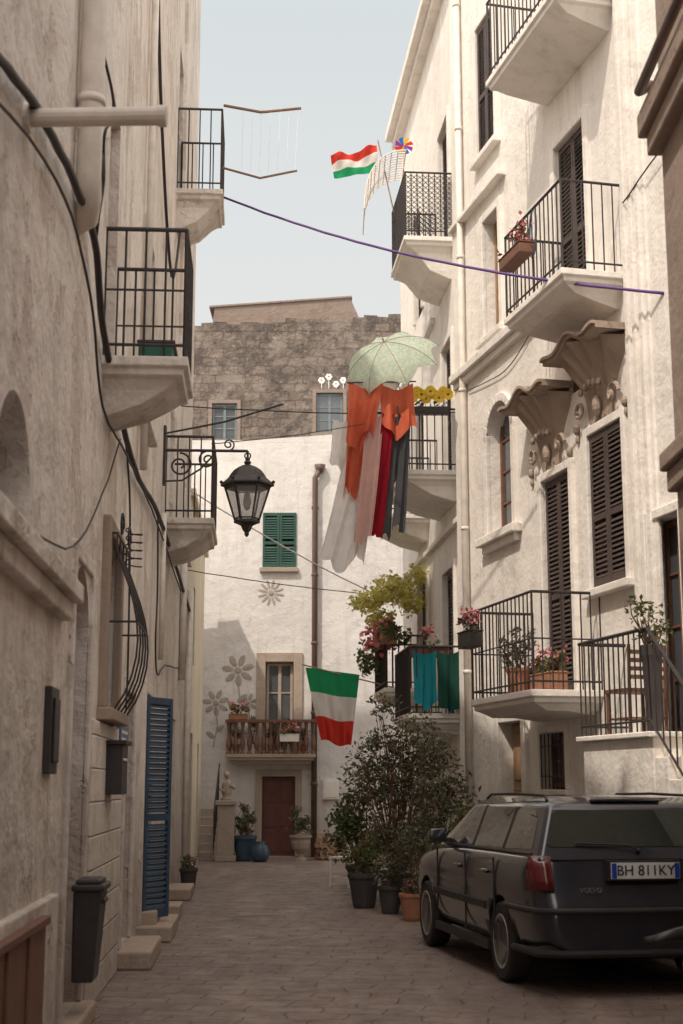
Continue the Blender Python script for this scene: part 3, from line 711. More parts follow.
# large relief daisies with stems and leaves
mb=MB()
def petal(x,z,r,t,d0,wd,ln):
    q=F.p(x+r*d0*math.cos(t),z+r*d0*math.sin(t),.006); Mx=Matrix.Translation(q)@Matrix.Rotation(-t,4,'Y')@Matrix.Diagonal((ln,.08,wd,1))
    pr=[(max(.001,math.sin(math.pi*i/4))*r*.26,-math.cos(math.pi*i/4)*r*.26) for i in range(5)]; mb.lathe(pr,Mx,6)
def daisy(x,z,r,zs,np=7,wd=.75):
    mb.ball(F.p(x,z,.012),r*.22,n=8,k=4,sc_=(1,.2,1))
    for k in range(np): petal(x,z,r,2*math.pi*k/np+.3,.62,wd,1.45)
    if zs<z-r:
        mb.tube([F.p(x,z-r*.3,.008),F.p(x+.05,(z+zs)/2,.008),F.p(x-.04,zs,.008)],.018,4)
        for s_ in (-1,1): petal(x+s_*.10,z-r-.32+.07*s_,r,math.pi/2-s_*.9,0,.7,1.5)
daisy(-2.25,3.95,.36,2.7); daisy(-2.72,3.25,.30,2.3); daisy(-2.02,3.25,.22,2.5); daisy(-1.55,5.65,.30,5.6,12,.4)
obj(mb,'relief_flowers',[M_GREY],FB)
mb=MB(); fbox(mb,F,-.40,-.05,1.2,1.62,0,.08); fbox(mb,F,-.36,-.09,1.24,1.58,.08,.09); obj(mb,'meter_box',[M_WHITE],bevel=.006)
for i,x in enumerate((-2.25,-1.9,-1.5,-1.15,-.8)):
    potplant('potted_plant',F.p(x,2.16,.22),.09,.2,M_WHITE if i%2 else M_TERRA,[((0,0,.62 if i%2 else .4),(.14,.1,.16))],150,.07,M_LEAFD,fl=M_FLR if i%2==0 else None)
planter('flower_box',F,-2.4,-2.0,2.87,.35,.5,M_TERRA,M_LEAF,h=.1,n=200,fl=M_FLR)
planter('flower_box',F,-1.3,-.9,2.4,.52,.66,M_WHITE,M_LEAF,h=.14,n=200,fl=M_FLR)

# ---------------------------------------------------------------- stone palace behind (S)
SB=empty('stone_tower_house',(0,42,0))
opsS=[(-3.57,-2.88,10.8,11.85),(-.70,.04,11.0,12.15),(-6.5,-5.8,10.8,11.85),(2.2,2.9,11,12.15)]
mb=MB(); wall(mb,S,-9,8,0,13.95,opsS,.25); mass(mb,S,-9,8,0,13.95,9)
x=-9.0
while x<8:
    w_=random.uniform(.30,.55); zt=13.98+.64*(x+9)/17+random.choice((0,0,.03,.06,-.02,-.06))
    mb.hexa([S.p(x,13.93,.003),S.p(min(8,x+w_),13.93,.003),S.p(min(8,x+w_),13.93,-.5),S.p(x,13.93,-.5),S.p(x,zt,.003),S.p(min(8,x+w_),zt+random.uniform(-.02,.02),.003),S.p(min(8,x+w_),zt,-.5),S.p(x,zt,-.5)],0)
    x+=w_
mb.hexa([S.p(-9,13.95,-.5),S.p(8,13.95,-.5),S.p(8,13.95,-9),S.p(-9,13.95,-9),S.p(-9,13.9+.1,-.5),S.p(8,14.5,-.5),S.p(8,14.5,-9),S.p(-9,14.0,-9)],0)
obj(mb,'walls',[M_ST,M_DK],SB,recalc=False)
mb=MB(); mb.hexa([S.p(-3.7,13.9,-.55),S.p(.75,13.9,-.55),S.p(.75,13.9,-6),S.p(-3.7,13.9,-6),S.p(-3.6,14.80,-.55),S.p(.25,15.1,-.55),S.p(.25,15.1,-6),S.p(-3.6,14.80,-6)])
mb.hexa([S.p(-3.75,14.80,-.5),S.p(.30,15.10,-.5),S.p(.30,15.10,-6),S.p(-3.75,14.80,-6),S.p(-3.75,14.85,-.5),S.p(.30,15.15,-.5),S.p(.30,15.15,-6),S.p(-3.75,14.85,-6)])
obj(mb,'roof_hut',[M_STL],SB)
mb=MB(); frame(mb,S,*opsS[0],.10,.04); frame(mb,S,*opsS[1],.10,.04); obj(mb,'window_surrounds',[M_STL],SB)
M_WFB=flat('window_frame_blue',(.16,.20,.21),.5)
for o in opsS: window('window',S,o[0]+.01,o[1]-.01,o[2]+.01,o[3]-.01,-.12,M_WFB,SB,3)
mb=MB()
for i in range(4):
    x=-.55+.2*i; z=12.5+.12*math.sin(i*2.1)
    for k in range(6):
        t=k*math.pi/3; mb.ball(S.p(x+.06*math.cos(t),z+.06*math.sin(t),.02),.04,n=6,k=4,sc_=(1,.4,1))
    mb.tube([S.p(x,z,.02),S.p(x,12.27,.02)],.015,4)
obj(mb,'relief_flowers',[M_WHITE],SB)
mb=MB()
for x,y,w,h in ((-22,50,12,9),(14,48,10,10),(24,40,12,8),(-20,36,8,8)): mb.box(x,x+w,y,y+8,0,h)
obj(mb,'background_buildings',[M_F])

# ---------------------------------------------------------------- street lamp
SL=empty('street_lamp',L.p(16.5,5.4,0)); cx=-1.12; cy=16.55
mb=MB(); w0=L.p(16.5,5.42,0)
mb.tube([w0,Vector((cx-.1,cy,5.42)),Vector((cx,cy,5.42))],.018,8)
mb.tube([L.p(16.5,5.62,0),Vector((-1.4,cy,5.78)),Vector((-.70,cy,6.0))],.012,6)
mb.box(w0.x-.02,w0.x+.03,cy-.07,cy+.03,5.0,5.72)
def spiral(c,r,t0,t1,k,sx=1):
    return [Vector((c[0]+sx*r*(1-.75*i/k)*math.cos(t0+(t1-t0)*i/k),cy,c[1]+r*(1-.75*i/k)*math.sin(t0+(t1-t0)*i/k))) for i in range(k+1)]
mb.tube(spiral((-1.93,5.25),.15,math.pi/2,math.pi/2-9,26),.013,5); mb.tube(spiral((-1.60,5.31),.11,math.pi/2,math.pi/2+9,26),.012,5)
mb.tube(spiral((-1.35,5.50),.075,-math.pi/2,-math.pi/2+9,22),.010,5)
mb.tube([w0+Vector((0,0,-.38)),Vector((-1.9,cy,5.06)),Vector((-1.68,cy,5.2)),Vector((-1.5,cy,5.40))],.012,5)
mb.tube([Vector((cx,cy,5.42)),Vector((cx,cy,5.28))],.014,6)
mb.tube([Vector((cx+.035*math.cos(t*.5),cy,5.36+.035*math.sin(t*.5))) for t in range(14)],.009,5)
C=T(cx,cy,4.38)
mb.lathe([(.03,.92),(.045,.90),(.03,.87),(.10,.85),(.16,.81),(.20,.76),(.23,.71),(.29,.66),(.32,.63),(.32,.61),(.27,.60)],C,6)
mb.lathe([(.02,.96),(.03,.94),(.02,.91)],C,8)
mb.lathe([(.13,.20),(.155,.19),(.155,.165),(.12,.155),(.07,.13),(.05,.08),(.025,.05),(.03,.03),(.012,0)],C,6)
for k in range(6):
    t=2*math.pi*k/6
    mb.tube([C@Vector((.27*math.cos(t),.27*math.sin(t),.61)),C@Vector((.14*math.cos(t),.14*math.sin(t),.19))],.013,5)
    mb.ball(C@Vector((.31*math.cos(t),.31*math.sin(t),.66)),.022,n=6,k=4)
    for rr,zz in ((.262,.585),(.15,.215)):
        t2=2*math.pi*(k+1)/6; mb.tube([C@Vector((rr*math.cos(t),rr*math.sin(t),zz)),C@Vector((rr*math.cos(t2),rr*math.sin(t2),zz))],.010,5)
obj(mb,'lantern_frame',[M_IRON],SL)
mg,nt,b=newmat('lantern_glass'); b.inputs['Base Color'].default_value=(.30,.28,.27,1); b.inputs['Roughness'].default_value=.2; b.inputs['Alpha'].default_value=.5
mb=MB(); vs=[];fs=[]
for k in range(6):
    t=2*math.pi*k/6; vs+= [C@Vector((.262*math.cos(t),.262*math.sin(t),.605)),C@Vector((.135*math.cos(t),.135*math.sin(t),.195))]
for k in range(6): a=2*k; b2=(2*k+2)%12; fs.append((a,b2,b2+1,a+1))
mb.add(vs,fs); obj(mb,'glass_panes',[mg],SL,recalc=False)
mb=MB(); mb.lathe([(.02,.55),(.035,.5),(.05,.42),(.035,.34),(.01,.32)],C,10); obj(mb,'bulb',[M_WHITE],SL,smooth=True)

# ---------------------------------------------------------------- cables across the street
def sag(a,b,s,n=24): 
    a=Vector(a);b=Vector(b); return [a.lerp(b,i/n)+Vector((0,0,-4*s*(i/n)*(1-i/n)+random.uniform(-.004,.004))) for i in range(n+1)]
cable('overhead_cable',sag(L.p(18.6,9.55,.6),R.p(13.6,6.35,.0),.22),.016,M_PURP)
cable('clothes_line',sag(L.p(19.4,6.75,0),Q.p(20.15,6.85,.0),.05),.009,M_CABLE)
cable('clothes_line',sag(L.p(17.1,5.65,.55),Q.p(20.2,6.8,.8),.05),.006,M_CABLE)
cable('overhead_cable',sag(L.p(22.5,6.2,.0),Q.p(25.5,4.6,.0),.10),.012,M_WHITE)
cable('overhead_cable',sag(L.p(23,4.95,.0),Q.p(26,4.9,.0),.05),.008,M_CABLE)

# ---------------------------------------------------------------- laundry
def sheet(name,x0,x1,zt,zb,y,mat,amp=.06,fr=16,xb0=None,xb1=None,ragged=.05,yb=0,tops=.05,slope=0):
    nx,nz=46,30; vs=[];fs=[]; ph=random.random()*6; xb0=x0 if xb0 is None else xb0; xb1=x1 if xb1 is None else xb1
    for j in range(nz+1):
        t=j/nz
        for i in range(nx+1):
            s_=i/nx
            x=(x0+(x1-x0)*s_)*(1-t)+(xb0+(xb1-xb0)*s_)*t
            zz=zt-tops*math.sin(s_*math.pi)*(1-t); zbb=zb+ragged*math.sin(s_*7+ph)+slope*s_
            yy=y+yb*t+amp*(.35+.65*t)*(math.sin(s_*fr+ph+1.3*t)+.4*math.sin(s_*fr*2.3+ph*2+2*t))+.05*math.sin(t*3+ph)
            x+=.02*math.sin(s_*fr*1.5+t*3)*t
            vs.append((x,yy,zz*(1-t)+zbb*t+.02*math.sin(s_*20+ph)*t))
    for j in range(nz):
        for i in range(nx): k=j*(nx+1)+i; fs.append((k,k+1,k+nx+2,k+nx+1))
    mb=MB(); mb.add(vs,fs); return obj(mb,name,[mat],smooth=True,recalc=False)
C_ORG=cloth('fabric_orange',(.74,.18,.10),.35); C_WH=cloth('fabric_white',(.90,.86,.83),.25); C_PK=cloth('fabric_pink',(.72,.46,.42),.25)
C_DR=cloth('fabric_crimson',(.34,.02,.035),.25); C_BK=cloth('fabric_charcoal',(.075,.075,.08),.1); C_TEAL=cloth('fabric_teal',(.03,.30,.36),.3)
sheet('orange_blanket',.10,.60,7.16,6.20,19.50,C_ORG,.06,10,.06,.46,ragged=.10,tops=.12,slope=.15)
sheet('orange_blanket',.54,1.02,7.14,6.42,19.55,C_ORG,.06,11,.56,1.06,ragged=.10,tops=.10,slope=-.05)
sheet('orange_scarf',.12,.46,6.85,5.50,19.54,C_ORG,.05,7,.02,.20,ragged=.04)
sheet('white_sheet',.16,.60,6.60,4.50,19.60,C_WH,.045,11,-.34,.16,ragged=.10)
sheet('white_sheet',.30,.60,6.60,4.62,19.68,C_WH,.04,9,.10,.32,ragged=.08)
sheet('pink_towel',.36,.60,6.68,4.85,19.53,C_PK,.035,9,.17,.42,ragged=.06)
sheet('crimson_dress',.58,.75,6.68,4.92,19.56,C_DR,.03,9,.38,.58,ragged=.04)
sheet('charcoal_trousers',.72,.82,6.68,4.90,19.58,C_BK,.03,6,.55,.70,ragged=.06)
sheet('charcoal_trousers',.82,.99,6.68,5.02,19.57,C_BK,.035,8,.71,.88,ragged=.06)
sheet('white_shirt',-.12,.20,6.70,5.98,19.9,C_WH,.04,8,-.18,.14)
sheet('teal_towel',1.02,1.35,3.38,2.6,20.28,C_TEAL,.03,11)
sheet('green_cloth',1.36,1.68,3.38,2.55,20.26,cloth('fabric_green',(.02,.07,.055),.1),.03,9)
mb=MB()
for x,y in ((.2,19.7),(.35,19.6),(.5,19.55),(.66,19.55),(.8,19.55),(.95,19.55)): mb.box(x-.01,x+.01,y-.02,y+.18,6.68,6.78)
mb.tube([(.1,19.62,6.70),(1.05,19.62,6.72)],.012,6); mb.tube([(.95,19.6,6.72),(1.0,20.3,6.86)],.012,6); mb.tube([(.15,19.7,6.74),(.9,20.3,6.86)],.012,6)
mb.tube([(.08,19.52,7.12),(1.06,19.52,7.14)],.010,6); mb.tube([(.95,19.52,7.13),(1.0,20.3,6.92)],.010,6)
obj(mb,'drying_rack',[M_IRON])

# umbrella, tipped towards the street and to the left
UM=empty('umbrella',(.7,19.8,7.4))
MU=T(.76,19.90,7.40)@Matrix.Rotation(math.radians(-24),4,'Y')@Matrix.Rotation(math.radians(42),4,'X')
mb=MB(); nr=8; vs=[];fs=[]; seg=6; rings=9; Rr=.74; HU=.50
for i in range(rings+1):
    t=i/rings
    for k in range(nr*seg):
        an=2*math.pi*k/(nr*seg); fr_=(k%seg)/seg; sagf=1-.17*math.sin(math.pi*fr_)*t
        r=Rr*math.sin(t*1.2)/math.sin(1.2)*sagf; z=HU*math.cos(t*1.35)+.09*math.sin(math.pi*fr_)*t**3-.04*math.sin(math.pi*fr_)*math.sin(math.pi*t)
        vs.append(MU@Vector((r*math.cos(an),r*math.sin(an),z)))
n_=nr*seg
for i in range(rings):
    for k in range(n_): fs.append((i*n_+k,i*n_+(k+1)%n_,(i+1)*n_+(k+1)%n_,(i+1)*n_+k))
mb.add(vs,fs); obj(mb,'canopy',[cloth('umbrella_fabric',(.78,.82,.72),.5,(.56,.70,.55),22)],UM,smooth=True,recalc=False)
mb=MB()
for k in range(nr):
    an=2*math.pi*k/nr; mb.tube([MU@Vector((Rr*math.sin(t*1.2)/math.sin(1.2)*math.cos(an),Rr*math.sin(t*1.2)/math.sin(1.2)*math.sin(an),HU*math.cos(t*1.35)+.002)) for t in [i/8*1.03 for i in range(9)]],.006,4)
mb.tube([MU@Vector((0,0,HU+.08)),MU@Vector((0,0,-.35))],.009,6); mb.tube([MU@Vector((.03-.03*math.cos(t*.4),0,-.35-.05*math.sin(t*.4))) for t in range(9)],.013,6)
obj(mb,'ribs_and_shaft',[M_GREY],UM)

SF=empty('sunflower_box',Q.p(20.2,6.9,.4)); mb=MB(); mb.box(1.02,1.58,20.12,20.3,6.84,6.94); obj(mb,'box',[M_IRON],SF,bevel=.01)
mb=MB()
for i in range(9):
    c=Vector((1.04+.065*i,20.10+.03*(i%2),7.06+.05*((i*2)%3)))
    mb.ball(c,.022,1,n=8,k=4,sc_=(1,.5,1)); mb.tube([c,Vector((c.x,20.2,6.94))],.006,4,2)
    for rr in (0,.5):
        for k in range(10):
            t=2*math.pi*(k+rr)/10; d=Vector((math.cos(t),-.15-.3*rr,math.sin(t))); w=Vector((-math.sin(t),0,math.cos(t)))*.019
            mb.add([c+d*.018,c+d*.055+w,c+d*.092,c+d*.055-w],[(0,1,2,3)],0)
foliage(mb,[(Vector((1.3,20.2,7.0)),(.28,.08,.06))],90,.07,2)
obj(mb,'flowers',[M_FLY,M_WOOD,M_LEAF],SF,recalc=False)

# ---------------------------------------------------------------- flags
def flagmat(name,axis):
    m,nt,b=newmat(name); uv=nd(nt,'ShaderNodeUVMap'); sp=nd(nt,'ShaderNodeSeparateXYZ'); nt.links.new(uv.outputs[0],sp.inputs[0])
    def st(e):
        x=nd(nt,'ShaderNodeMath',operation='GREATER_THAN'); nt.links.new(sp.outputs[axis],x.inputs[0]); x.inputs[1].default_value=e; return x.outputs[0]
    c=mix(nt,st(.333),(.03,.33,.14),(.80,.76,.72)); c=mix(nt,st(.667),c,(.66,.06,.045))
    d=nd(nt,'ShaderNodeBsdfDiffuse'); t=nd(nt,'ShaderNodeBsdfTranslucent'); x=nd(nt,'ShaderNodeMixShader'); x.inputs[0].default_value=.4
    nt.links.new(c,d.inputs[0]); nt.links.new(c,t.inputs[0]); nt.links.new(d.outputs[0],x.inputs[1]); nt.links.new(t.outputs[0],x.inputs[2]); nt.links.new(x.outputs[0],nt.nodes['Material Output'].inputs[0]); return m
def flag(name,P00,P10,P01,P11,mat,amp,fq,pole):
    e=empty(name,P00); vs=[];fs=[];uv=[]; n=28
    P00,P10,P01,P11=map(Vector,(P00,P10,P01,P11)); nrm=(P10-P00).cross(P01-P00).normalized()
    for j in range(n+1):
        for i in range(n+1):
            s_,t=i/n,j/n; p=(P00*(1-s_)+P10*s_)*(1-t)+(P01*(1-s_)+P11*s_)*t
            vs.append(p+nrm*amp*(math.sin(fq*(s_*.4+t)*math.pi)+.35*math.sin(fq*2.3*(t-s_*.3)*math.pi))*(.3+.7*s_)+Vector((0,0,.03*math.sin(t*8)*s_))); uv.append((s_,t))
    for j in range(n):
        for i in range(n): k=j*(n+1)+i; fs.append((k,k+1,k+n+2,k+n+1))
    mb=MB(); mb.add(vs,fs); o=obj(mb,'cloth',[mat],e,smooth=True,recalc=False)
    ul=o.data.uv_layers.new(name='UVMap')
    for lp in o.data.loops: ul.data[lp.index].uv=uv[lp.vertex_index]
    mb=MB(); mb.tube(pole,.012,6); obj(mb,'pole',[M_WOODL],e)
flag('italian_flag',(-.60,23.7,3.42),(-.34,23.75,2.22),(.30,23.7,3.30),(.16,23.75,2.12),flagmat('tricolour',0),.11,3,[Q.p(23.7,2.95,0),(-.66,23.7,3.47)])
flag('italian_flag',(-.12,21.9,11.28),(-.18,21.9,11.66),(.60,21.9,11.40),(.58,21.9,11.86),flagmat('tricolour_b',0),.07,3,[(.85,21.7,10.6),(.60,21.9,11.95)])
PW=empty('pinwheel',(1.05,21.9,11.85)); mb=MB(); c=Vector((1.03,21.9,11.85)); 
for k in range(8):
    t=2*math.pi*k/8; d=Vector((math.cos(t),-.1,math.sin(t))); w=Vector((-math.sin(t),.1,math.cos(t))); mb.add([c,c+d*.16+w*.02,c+d*.12+w*.09,c+w*.05+d*.04],[(0,1,2,3)],k%4)
obj(mb,'vanes',[cloth('pw_red',(.7,.06,.05)),cloth('pw_yellow',(.8,.5,.03)),cloth('pw_blue',(.05,.18,.6)),cloth('pw_purple',(.3,.06,.4))],PW,recalc=False)
mb=MB(); mb.tube([c+Vector((0,.02,0)),(1.0,21.8,10.6)],.009,5); obj(mb,'stick',[M_WOODL],PW)
# arched white shade trellis leaning out over the top balcony
mb=MB()
def tre(t,y): return Vector((1.02-.66*math.sin(t*.157)**.9,y,10.40+.98*math.cos(min(t*.157,1.5707))**.8+.10*(y-21.2)))
for i in range(13): mb.tube([tre(t,21.0+.12*i) for t in range(0,11)],.012,4)
for t in range(0,11): mb.tube([tre(t,21.0),tre(t,22.44)],.012,4)
obj(mb,'arched_trellis',[M_WHITE])

# ---------------------------------------------------------------- street plants
def bigbush(name,base,clusters,n,size,lm,r=.24,mp=None,flt=.42): return potplant(name,Vector(base),r,.42,mp or M_POTD,clusters,n,size,lm,nst=6,flt=flt)
bigbush('potted_shrub',(.30,20.2,0),[((0,0,.75),(.40,.35,.35)),((-.18,0,1.15),(.25,.3,.25)),((.1,.1,1.5),(.3,.3,.35)),((-.25,0,.9),(.3,.3,.25))],2600,.085,M_LEAF,flt=.5)
bigbush('potted_shrub',(.72,18.9,0),[((0,0,.85),(.45,.4,.38)),((.1,0,1.45),(.5,.4,.38)),((-.25,.1,1.95),(.38,.3,.3)),((.25,0,2.15),(.32,.3,.28)),((-.5,0,1.6),(.24,.2,.22)),((-.15,0,2.5),(.25,.2,.2)),((.5,0,1.85),(.3,.3,.25)),((.0,0,1.8),(.4,.3,.4))],5600,.075,M_LEAFD)
bigbush('potted_shrub',(1.15,17.9,0),[((0,0,.8),(.42,.4,.38)),((.1,0,1.35),(.38,.35,.4)),((0,0,1.9),(.24,.25,.25))],3000,.08,M_LEAFD)
bigbush('potted_shrub',(.28,18.3,0),[((0,0,.58),(.27,.27,.22)),((.1,0,.8),(.15,.15,.15))],700,.08,M_LEAF,.2)
bigbush('potted_shrub',(.90,17.3,0),[((0,0,.65),(.3,.3,.25)),((-.1,0,.85),(.2,.2,.2))],900,.07,M_LEAFD,.2)
potplant('potted_plant',Vector((.58,17.5,0)),.15,.32,M_POTD,[((0,0,.48),(.22,.22,.18))],500,.06,M_LEAFD)
potplant('potted_plant',Vector((.80,16.6,0)),.15,.30,M_TERRA,[((0,0,.42),(.18,.18,.14))],350,.06,M_LEAFD,fl=M_FLR)
potplant('potted_plant',Vector((1.35,16.6,0)),.2,.38,M_TERRA,[((0,0,.7),(.28,.28,.35)),((.05,0,1.1),(.2,.2,.25))],1300,.08,M_LEAF)
potplant('potted_plant',L.p(20.9,0,.2),.13,.34,M_POTD,[((0,0,.42),(.12,.12,.12))],160,.06,M_LEAFD)
chair('garden_chair',T(.12,22.0,0)@Matrix.Rotation(-2.4,4,'Z'),M_WHITE,.43,.40,.82)
UP=empty('stone_urn',(-.83,29.6,0)); mb=MB(); mb.lathe([(.12,0),(.12,.04),(.06,.08),(.06,.12),(.17,.24),(.2,.36),(.19,.42),(.23,.46),(.23,.5),(.18,.5),(.001,.46)],T(-.83,29.6,0),16); obj(mb,'urn',[M_TR],UP,smooth=False)
mb=MB(); foliage(mb,[(Vector((-.83,29.6,.72)),(.26,.24,.24)),(Vector((-.9,29.6,.95)),(.14,.14,.14))],500,.10); obj(mb,'foliage',[M_LEAFD],UP,recalc=False)
potplant('potted_plant',Vector((-1.95,29.4,0)),.24,.5,M_POTB,[((0,0,.75),(.24,.22,.25)),((-.05,0,1.0),(.15,.15,.15))],500,.10,M_LEAFD)
mb=MB(); mb.lathe([(.12,0),(.17,.08),(.19,.18),(.15,.30),(.09,.36),(.11,.40),(.001,.38)],T(-1.62,29.1,0),16); obj(mb,'ceramic_jar',[M_POTB],smooth=True)
SP=empty('garden_statue',(-2.32,29.3,0)); mb=MB(); mb.box(-2.53,-2.11,29.1,29.5,0,.12); mb.box(-2.49,-2.15,29.14,29.46,.12,1.1); mb.box(-2.53,-2.11,29.1,29.5,1.1,1.2); obj(mb,'plinth',[M_TR],SP,bevel=.015)
mb=MB(); c=T(-2.32,29.3,1.2)
mb.lathe([(.12,0),(.12,.04),(.07,.07),(.10,.12),(.11,.2),(.085,.28),(.10,.34),(.06,.39),(.03,.41),(.03,.43)],c,12)
mb.ball(Vector((-2.32,29.29,1.70)),.068,n=12,k=8,sc_=(.9,1,1.15)); mb.ball(Vector((-2.32,29.22,1.695)),.014,n=6,k=4)
mb.tube([(-2.42,29.3,1.53),(-2.45,29.25,1.42),(-2.36,29.18,1.38)],[.035,.028,.02],7); mb.tube([(-2.22,29.3,1.53),(-2.17,29.27,1.44),(-2.24,29.19,1.5)],[.035,.028,.02],7)
obj(mb,'figure',[M_TR],SP,smooth=True)
mb=MB()
for i in range(5):
    for j in range(4-i//2):
        x=-.5+.13*i+.03*(j%2); mb.tube([(x,29.7,.065+.115*j),(x+random.uniform(-.01,.01),30.4,.065+.115*j)],.055,8,random.randrange(2))
obj(mb,'firewood_stack',[M_WOODL,M_WOOD])
mb=MB()
for i in range(6): mb.box(-3.1,-2.62,29.6+.2*i,30.9,.17*i,.17*(i+1))
obj(mb,'stone_steps',[M_TR],bevel=.01)
mb=MB(); mb.tube([(-2.6,29.6,.95),(-2.6,30.8,1.95)],.015,5)
for i in range(8): mb.tube([(-2.6,29.6+.16*i,.1+.13*i),(-2.6,29.6+.16*i,.95+.133*i)],.009,4)
obj(mb,'stair_railing',[M_IRON])

# ---------------------------------------------------------------- parked car
def carpaint():
    m,nt,b=newmat('car_paint_navy'); v=pos(nt)
    c=mix(nt,ramp(nt,noise_(nt,v,3,4),.4,.7),(.012,.016,.030),(.026,.027,.036)); nt.links.new(c,b.inputs['Base Color'])
    b.inputs['Roughness'].default_value=.28; b.inputs['Coat Weight'].default_value=1.0; b.inputs['Coat Roughness'].default_value=.05; b.inputs['Metallic'].default_value=.15; return m
M_CAR=carpaint(); M_TYRE=flat('tyre',(.03,.026,.024),.85); M_RIM=flat('alloy',(.50,.47,.45),.35,.6); M_TRIM=flat('black_trim',(.026,.023,.023),.55)
M_TL=flat('tail_light_red',(.10,.005,.007),.10,spec=.8,bmp=0); M_CHR=flat('chrome',(.6,.6,.6),.15,1,bmp=0)
CAR=empty('parked_car',(2.0,12.9,0))
hd=Vector((-.17,.985,0)).normalized(); lf=Vector((-hd.y,hd.x,0))
MC=Matrix(((hd.x,lf.x,0,2.24),(hd.y,lf.y,0,10.75),(0,0,1,0),(0,0,0,1)))
def belt(x): return .99-.02*max(0,x-1)/2 if x<3.0 else .95-.16*((x-3.0)/1.48)**1.3*1.0
st=[(0.0,.66),(.03,.74),(.12,.81),(.35,.845),(.95,.858),(1.6,.86),(2.4,.86),(3.1,.855),(3.6,.845),(4.0,.82),(4.25,.77),(4.40,.69),(4.47,.58)]
def rearoff(z):
    if z<.62: return .0
    if z<.70: return .05*(z-.62)/.08
    return .05+.10*(z-.70)/.29
rings=[]
for i,(x,w) in enumerate(st):
    zt=belt(x); zb=.20 if .3<x<4.1 else .27
    nose=max(0,(x-4.1)/.37)
    zt=zt-.10*nose**2
    lv=[(0,zb),(.80,zb),(.95,zb+.09),(1.0,.50),(1.0,.60),(.985,.66),(1.0,.72),(.985,zt-.10),(.955,zt-.025),(.90,zt),(.5,zt+.012),(0,zt+.02)]
    half=[]
    wt=max(0,1-x/.5)
    for f,z in lv: half.append((x+rearoff(z)*wt - (.10*nose*max(0,(z-.5))/.3 if nose>0 else 0),f*w,z))
    rings.append(half)
mb=MB(); K=len(rings[0]); vs=[]
for h_ in rings:
    full=h_+[(x,-y,z) for x,y,z in h_[-2:0:-1]]
    vs+=[MC@Vector(p) for p in full]
NN=2*K-2; fs=[]
for i in range(len(rings)-1):
    for j in range(NN): fs.append((i*NN+j,i*NN+(j+1)%NN,(i+1)*NN+(j+1)%NN,(i+1)*NN+j))
for i in (0,len(rings)-1):
    b0=i*NN
    fs.append((b0,b0+1,b0+NN-1)); fs.append((b0+K-1,b0+K-2,b0+K))
    for j in range(1,K-2): fs.append((b0+j,b0+j+1,b0+NN-j-1,b0+NN-j))
mb.add(vs,fs)
body=obj(mb,'body',[M_CAR,M_TRIM],CAR,smooth=True,subsurf=2)
cut=MB()
AX=(.95,3.50)
for ax in AX:
    for s_ in (1,-1):
        Mw=MC@T(ax,s_*.78,.31)@Matrix.Rotation(math.pi/2,4,'X')
        cut.lathe([(.345,-.24),(.345,.24)],Mw,32)
cobj=obj(cut,'cutter_tmp',[M_TRIM])
bo=body.modifiers.new('bool','BOOLEAN'); bo.operation='DIFFERENCE'; bo.object=cobj; bo.solver='EXACT'
try: bo.material_mode='TRANSFER'
except Exception: pass
dg=bpy.context.evaluated_depsgraph_get(); dg.update()
nm=bpy.data.meshes.new_from_object(body.evaluated_get(dg)); body.modifiers.clear(); body.data=nm
bpy.data.objects.remove(cobj)
def gh(x0,x1,w,z): return [(x0,-w,z),(x0,w,z),(x1,w,z),(x1,-w,z)]
G=[gh(.13,3.22,.79,.96),gh(.34,2.42,.635,1.35),gh(.46,2.26,.52,1.405),gh(.8,1.9,.25,1.42)]
mb=MB(); vs=[MC@Vector(p) for g in G for p in g]; fs=[(12,13,14,15)]
for i in range(3):
    for j in range(4): fs.append((i*4+j,i*4+(j+1)%4,(i+1)*4+(j+1)%4,(i+1)*4+j))
mb.add(vs,fs); obj(mb,'cabin',[M_CAR],CAR,smooth=True,bevel=.045,segs=4)
def sy(z): return .79+(.635-.79)*(z-.96)/.39
def rx(z): return .13+(.34-.13)*(z-.96)/.39
def fx(z): return 3.22+(2.42-3.22)*(z-.96)/.39
def panel(mb,pts,side,off=.006,m=0,th=.012):
    o=[Vector((x,side*(sy(z)+off),z)) for x,z in pts]; i_=[Vector((x,side*(sy(z)+off-th),z)) for x,z in pts]; n=len(pts)
    mb.add([MC@p for p in o+i_],[tuple(range(n)),tuple(range(n,2*n))[::-1]]+[(k,(k+1)%n,n+(k+1)%n,n+k) for k in range(n)],m)
mb=MB()
for s_ in (1,-1):
    panel(mb,[(.33,1.03),(1.02,1.01),(1.02,1.31),(.86,1.325),(.60,1.315),(.44,1.25)],s_)
    panel(mb,[(1.10,1.01),(1.93,.995),(1.93,1.325),(1.10,1.325)],s_)
    panel(mb,[(2.01,.995),(2.88,.985),(2.72,1.07),(2.42,1.27),(2.34,1.315),(2.01,1.325)],s_)
def rpanel(mb,pts,fn,sgn,off=.006,m=0,th=.012):
    n=len(pts); o=[Vector((fn(z)+sgn*off,y,z)) for y,z in pts]; i_=[Vector((fn(z)+sgn*(off-th),y,z)) for y,z in pts]
    mb.add([MC@p for p in o+i_],[tuple(range(n)),tuple(range(n,2*n))[::-1]]+[(k,(k+1)%n,n+(k+1)%n,n+k) for k in range(n)],m)
rpanel(mb,[(-.70,1.07),(-.67,1.05),(.67,1.05),(.70,1.07),(.615,1.29),(.585,1.315),(-.585,1.315),(-.615,1.29)],rx,-1)
rpanel(mb,[(-.70,1.0),(.70,1.0),(.60,1.32),(-.60,1.32)],fx,1)
obj(mb,'windows',[M_CG],CAR)
mb=MB()
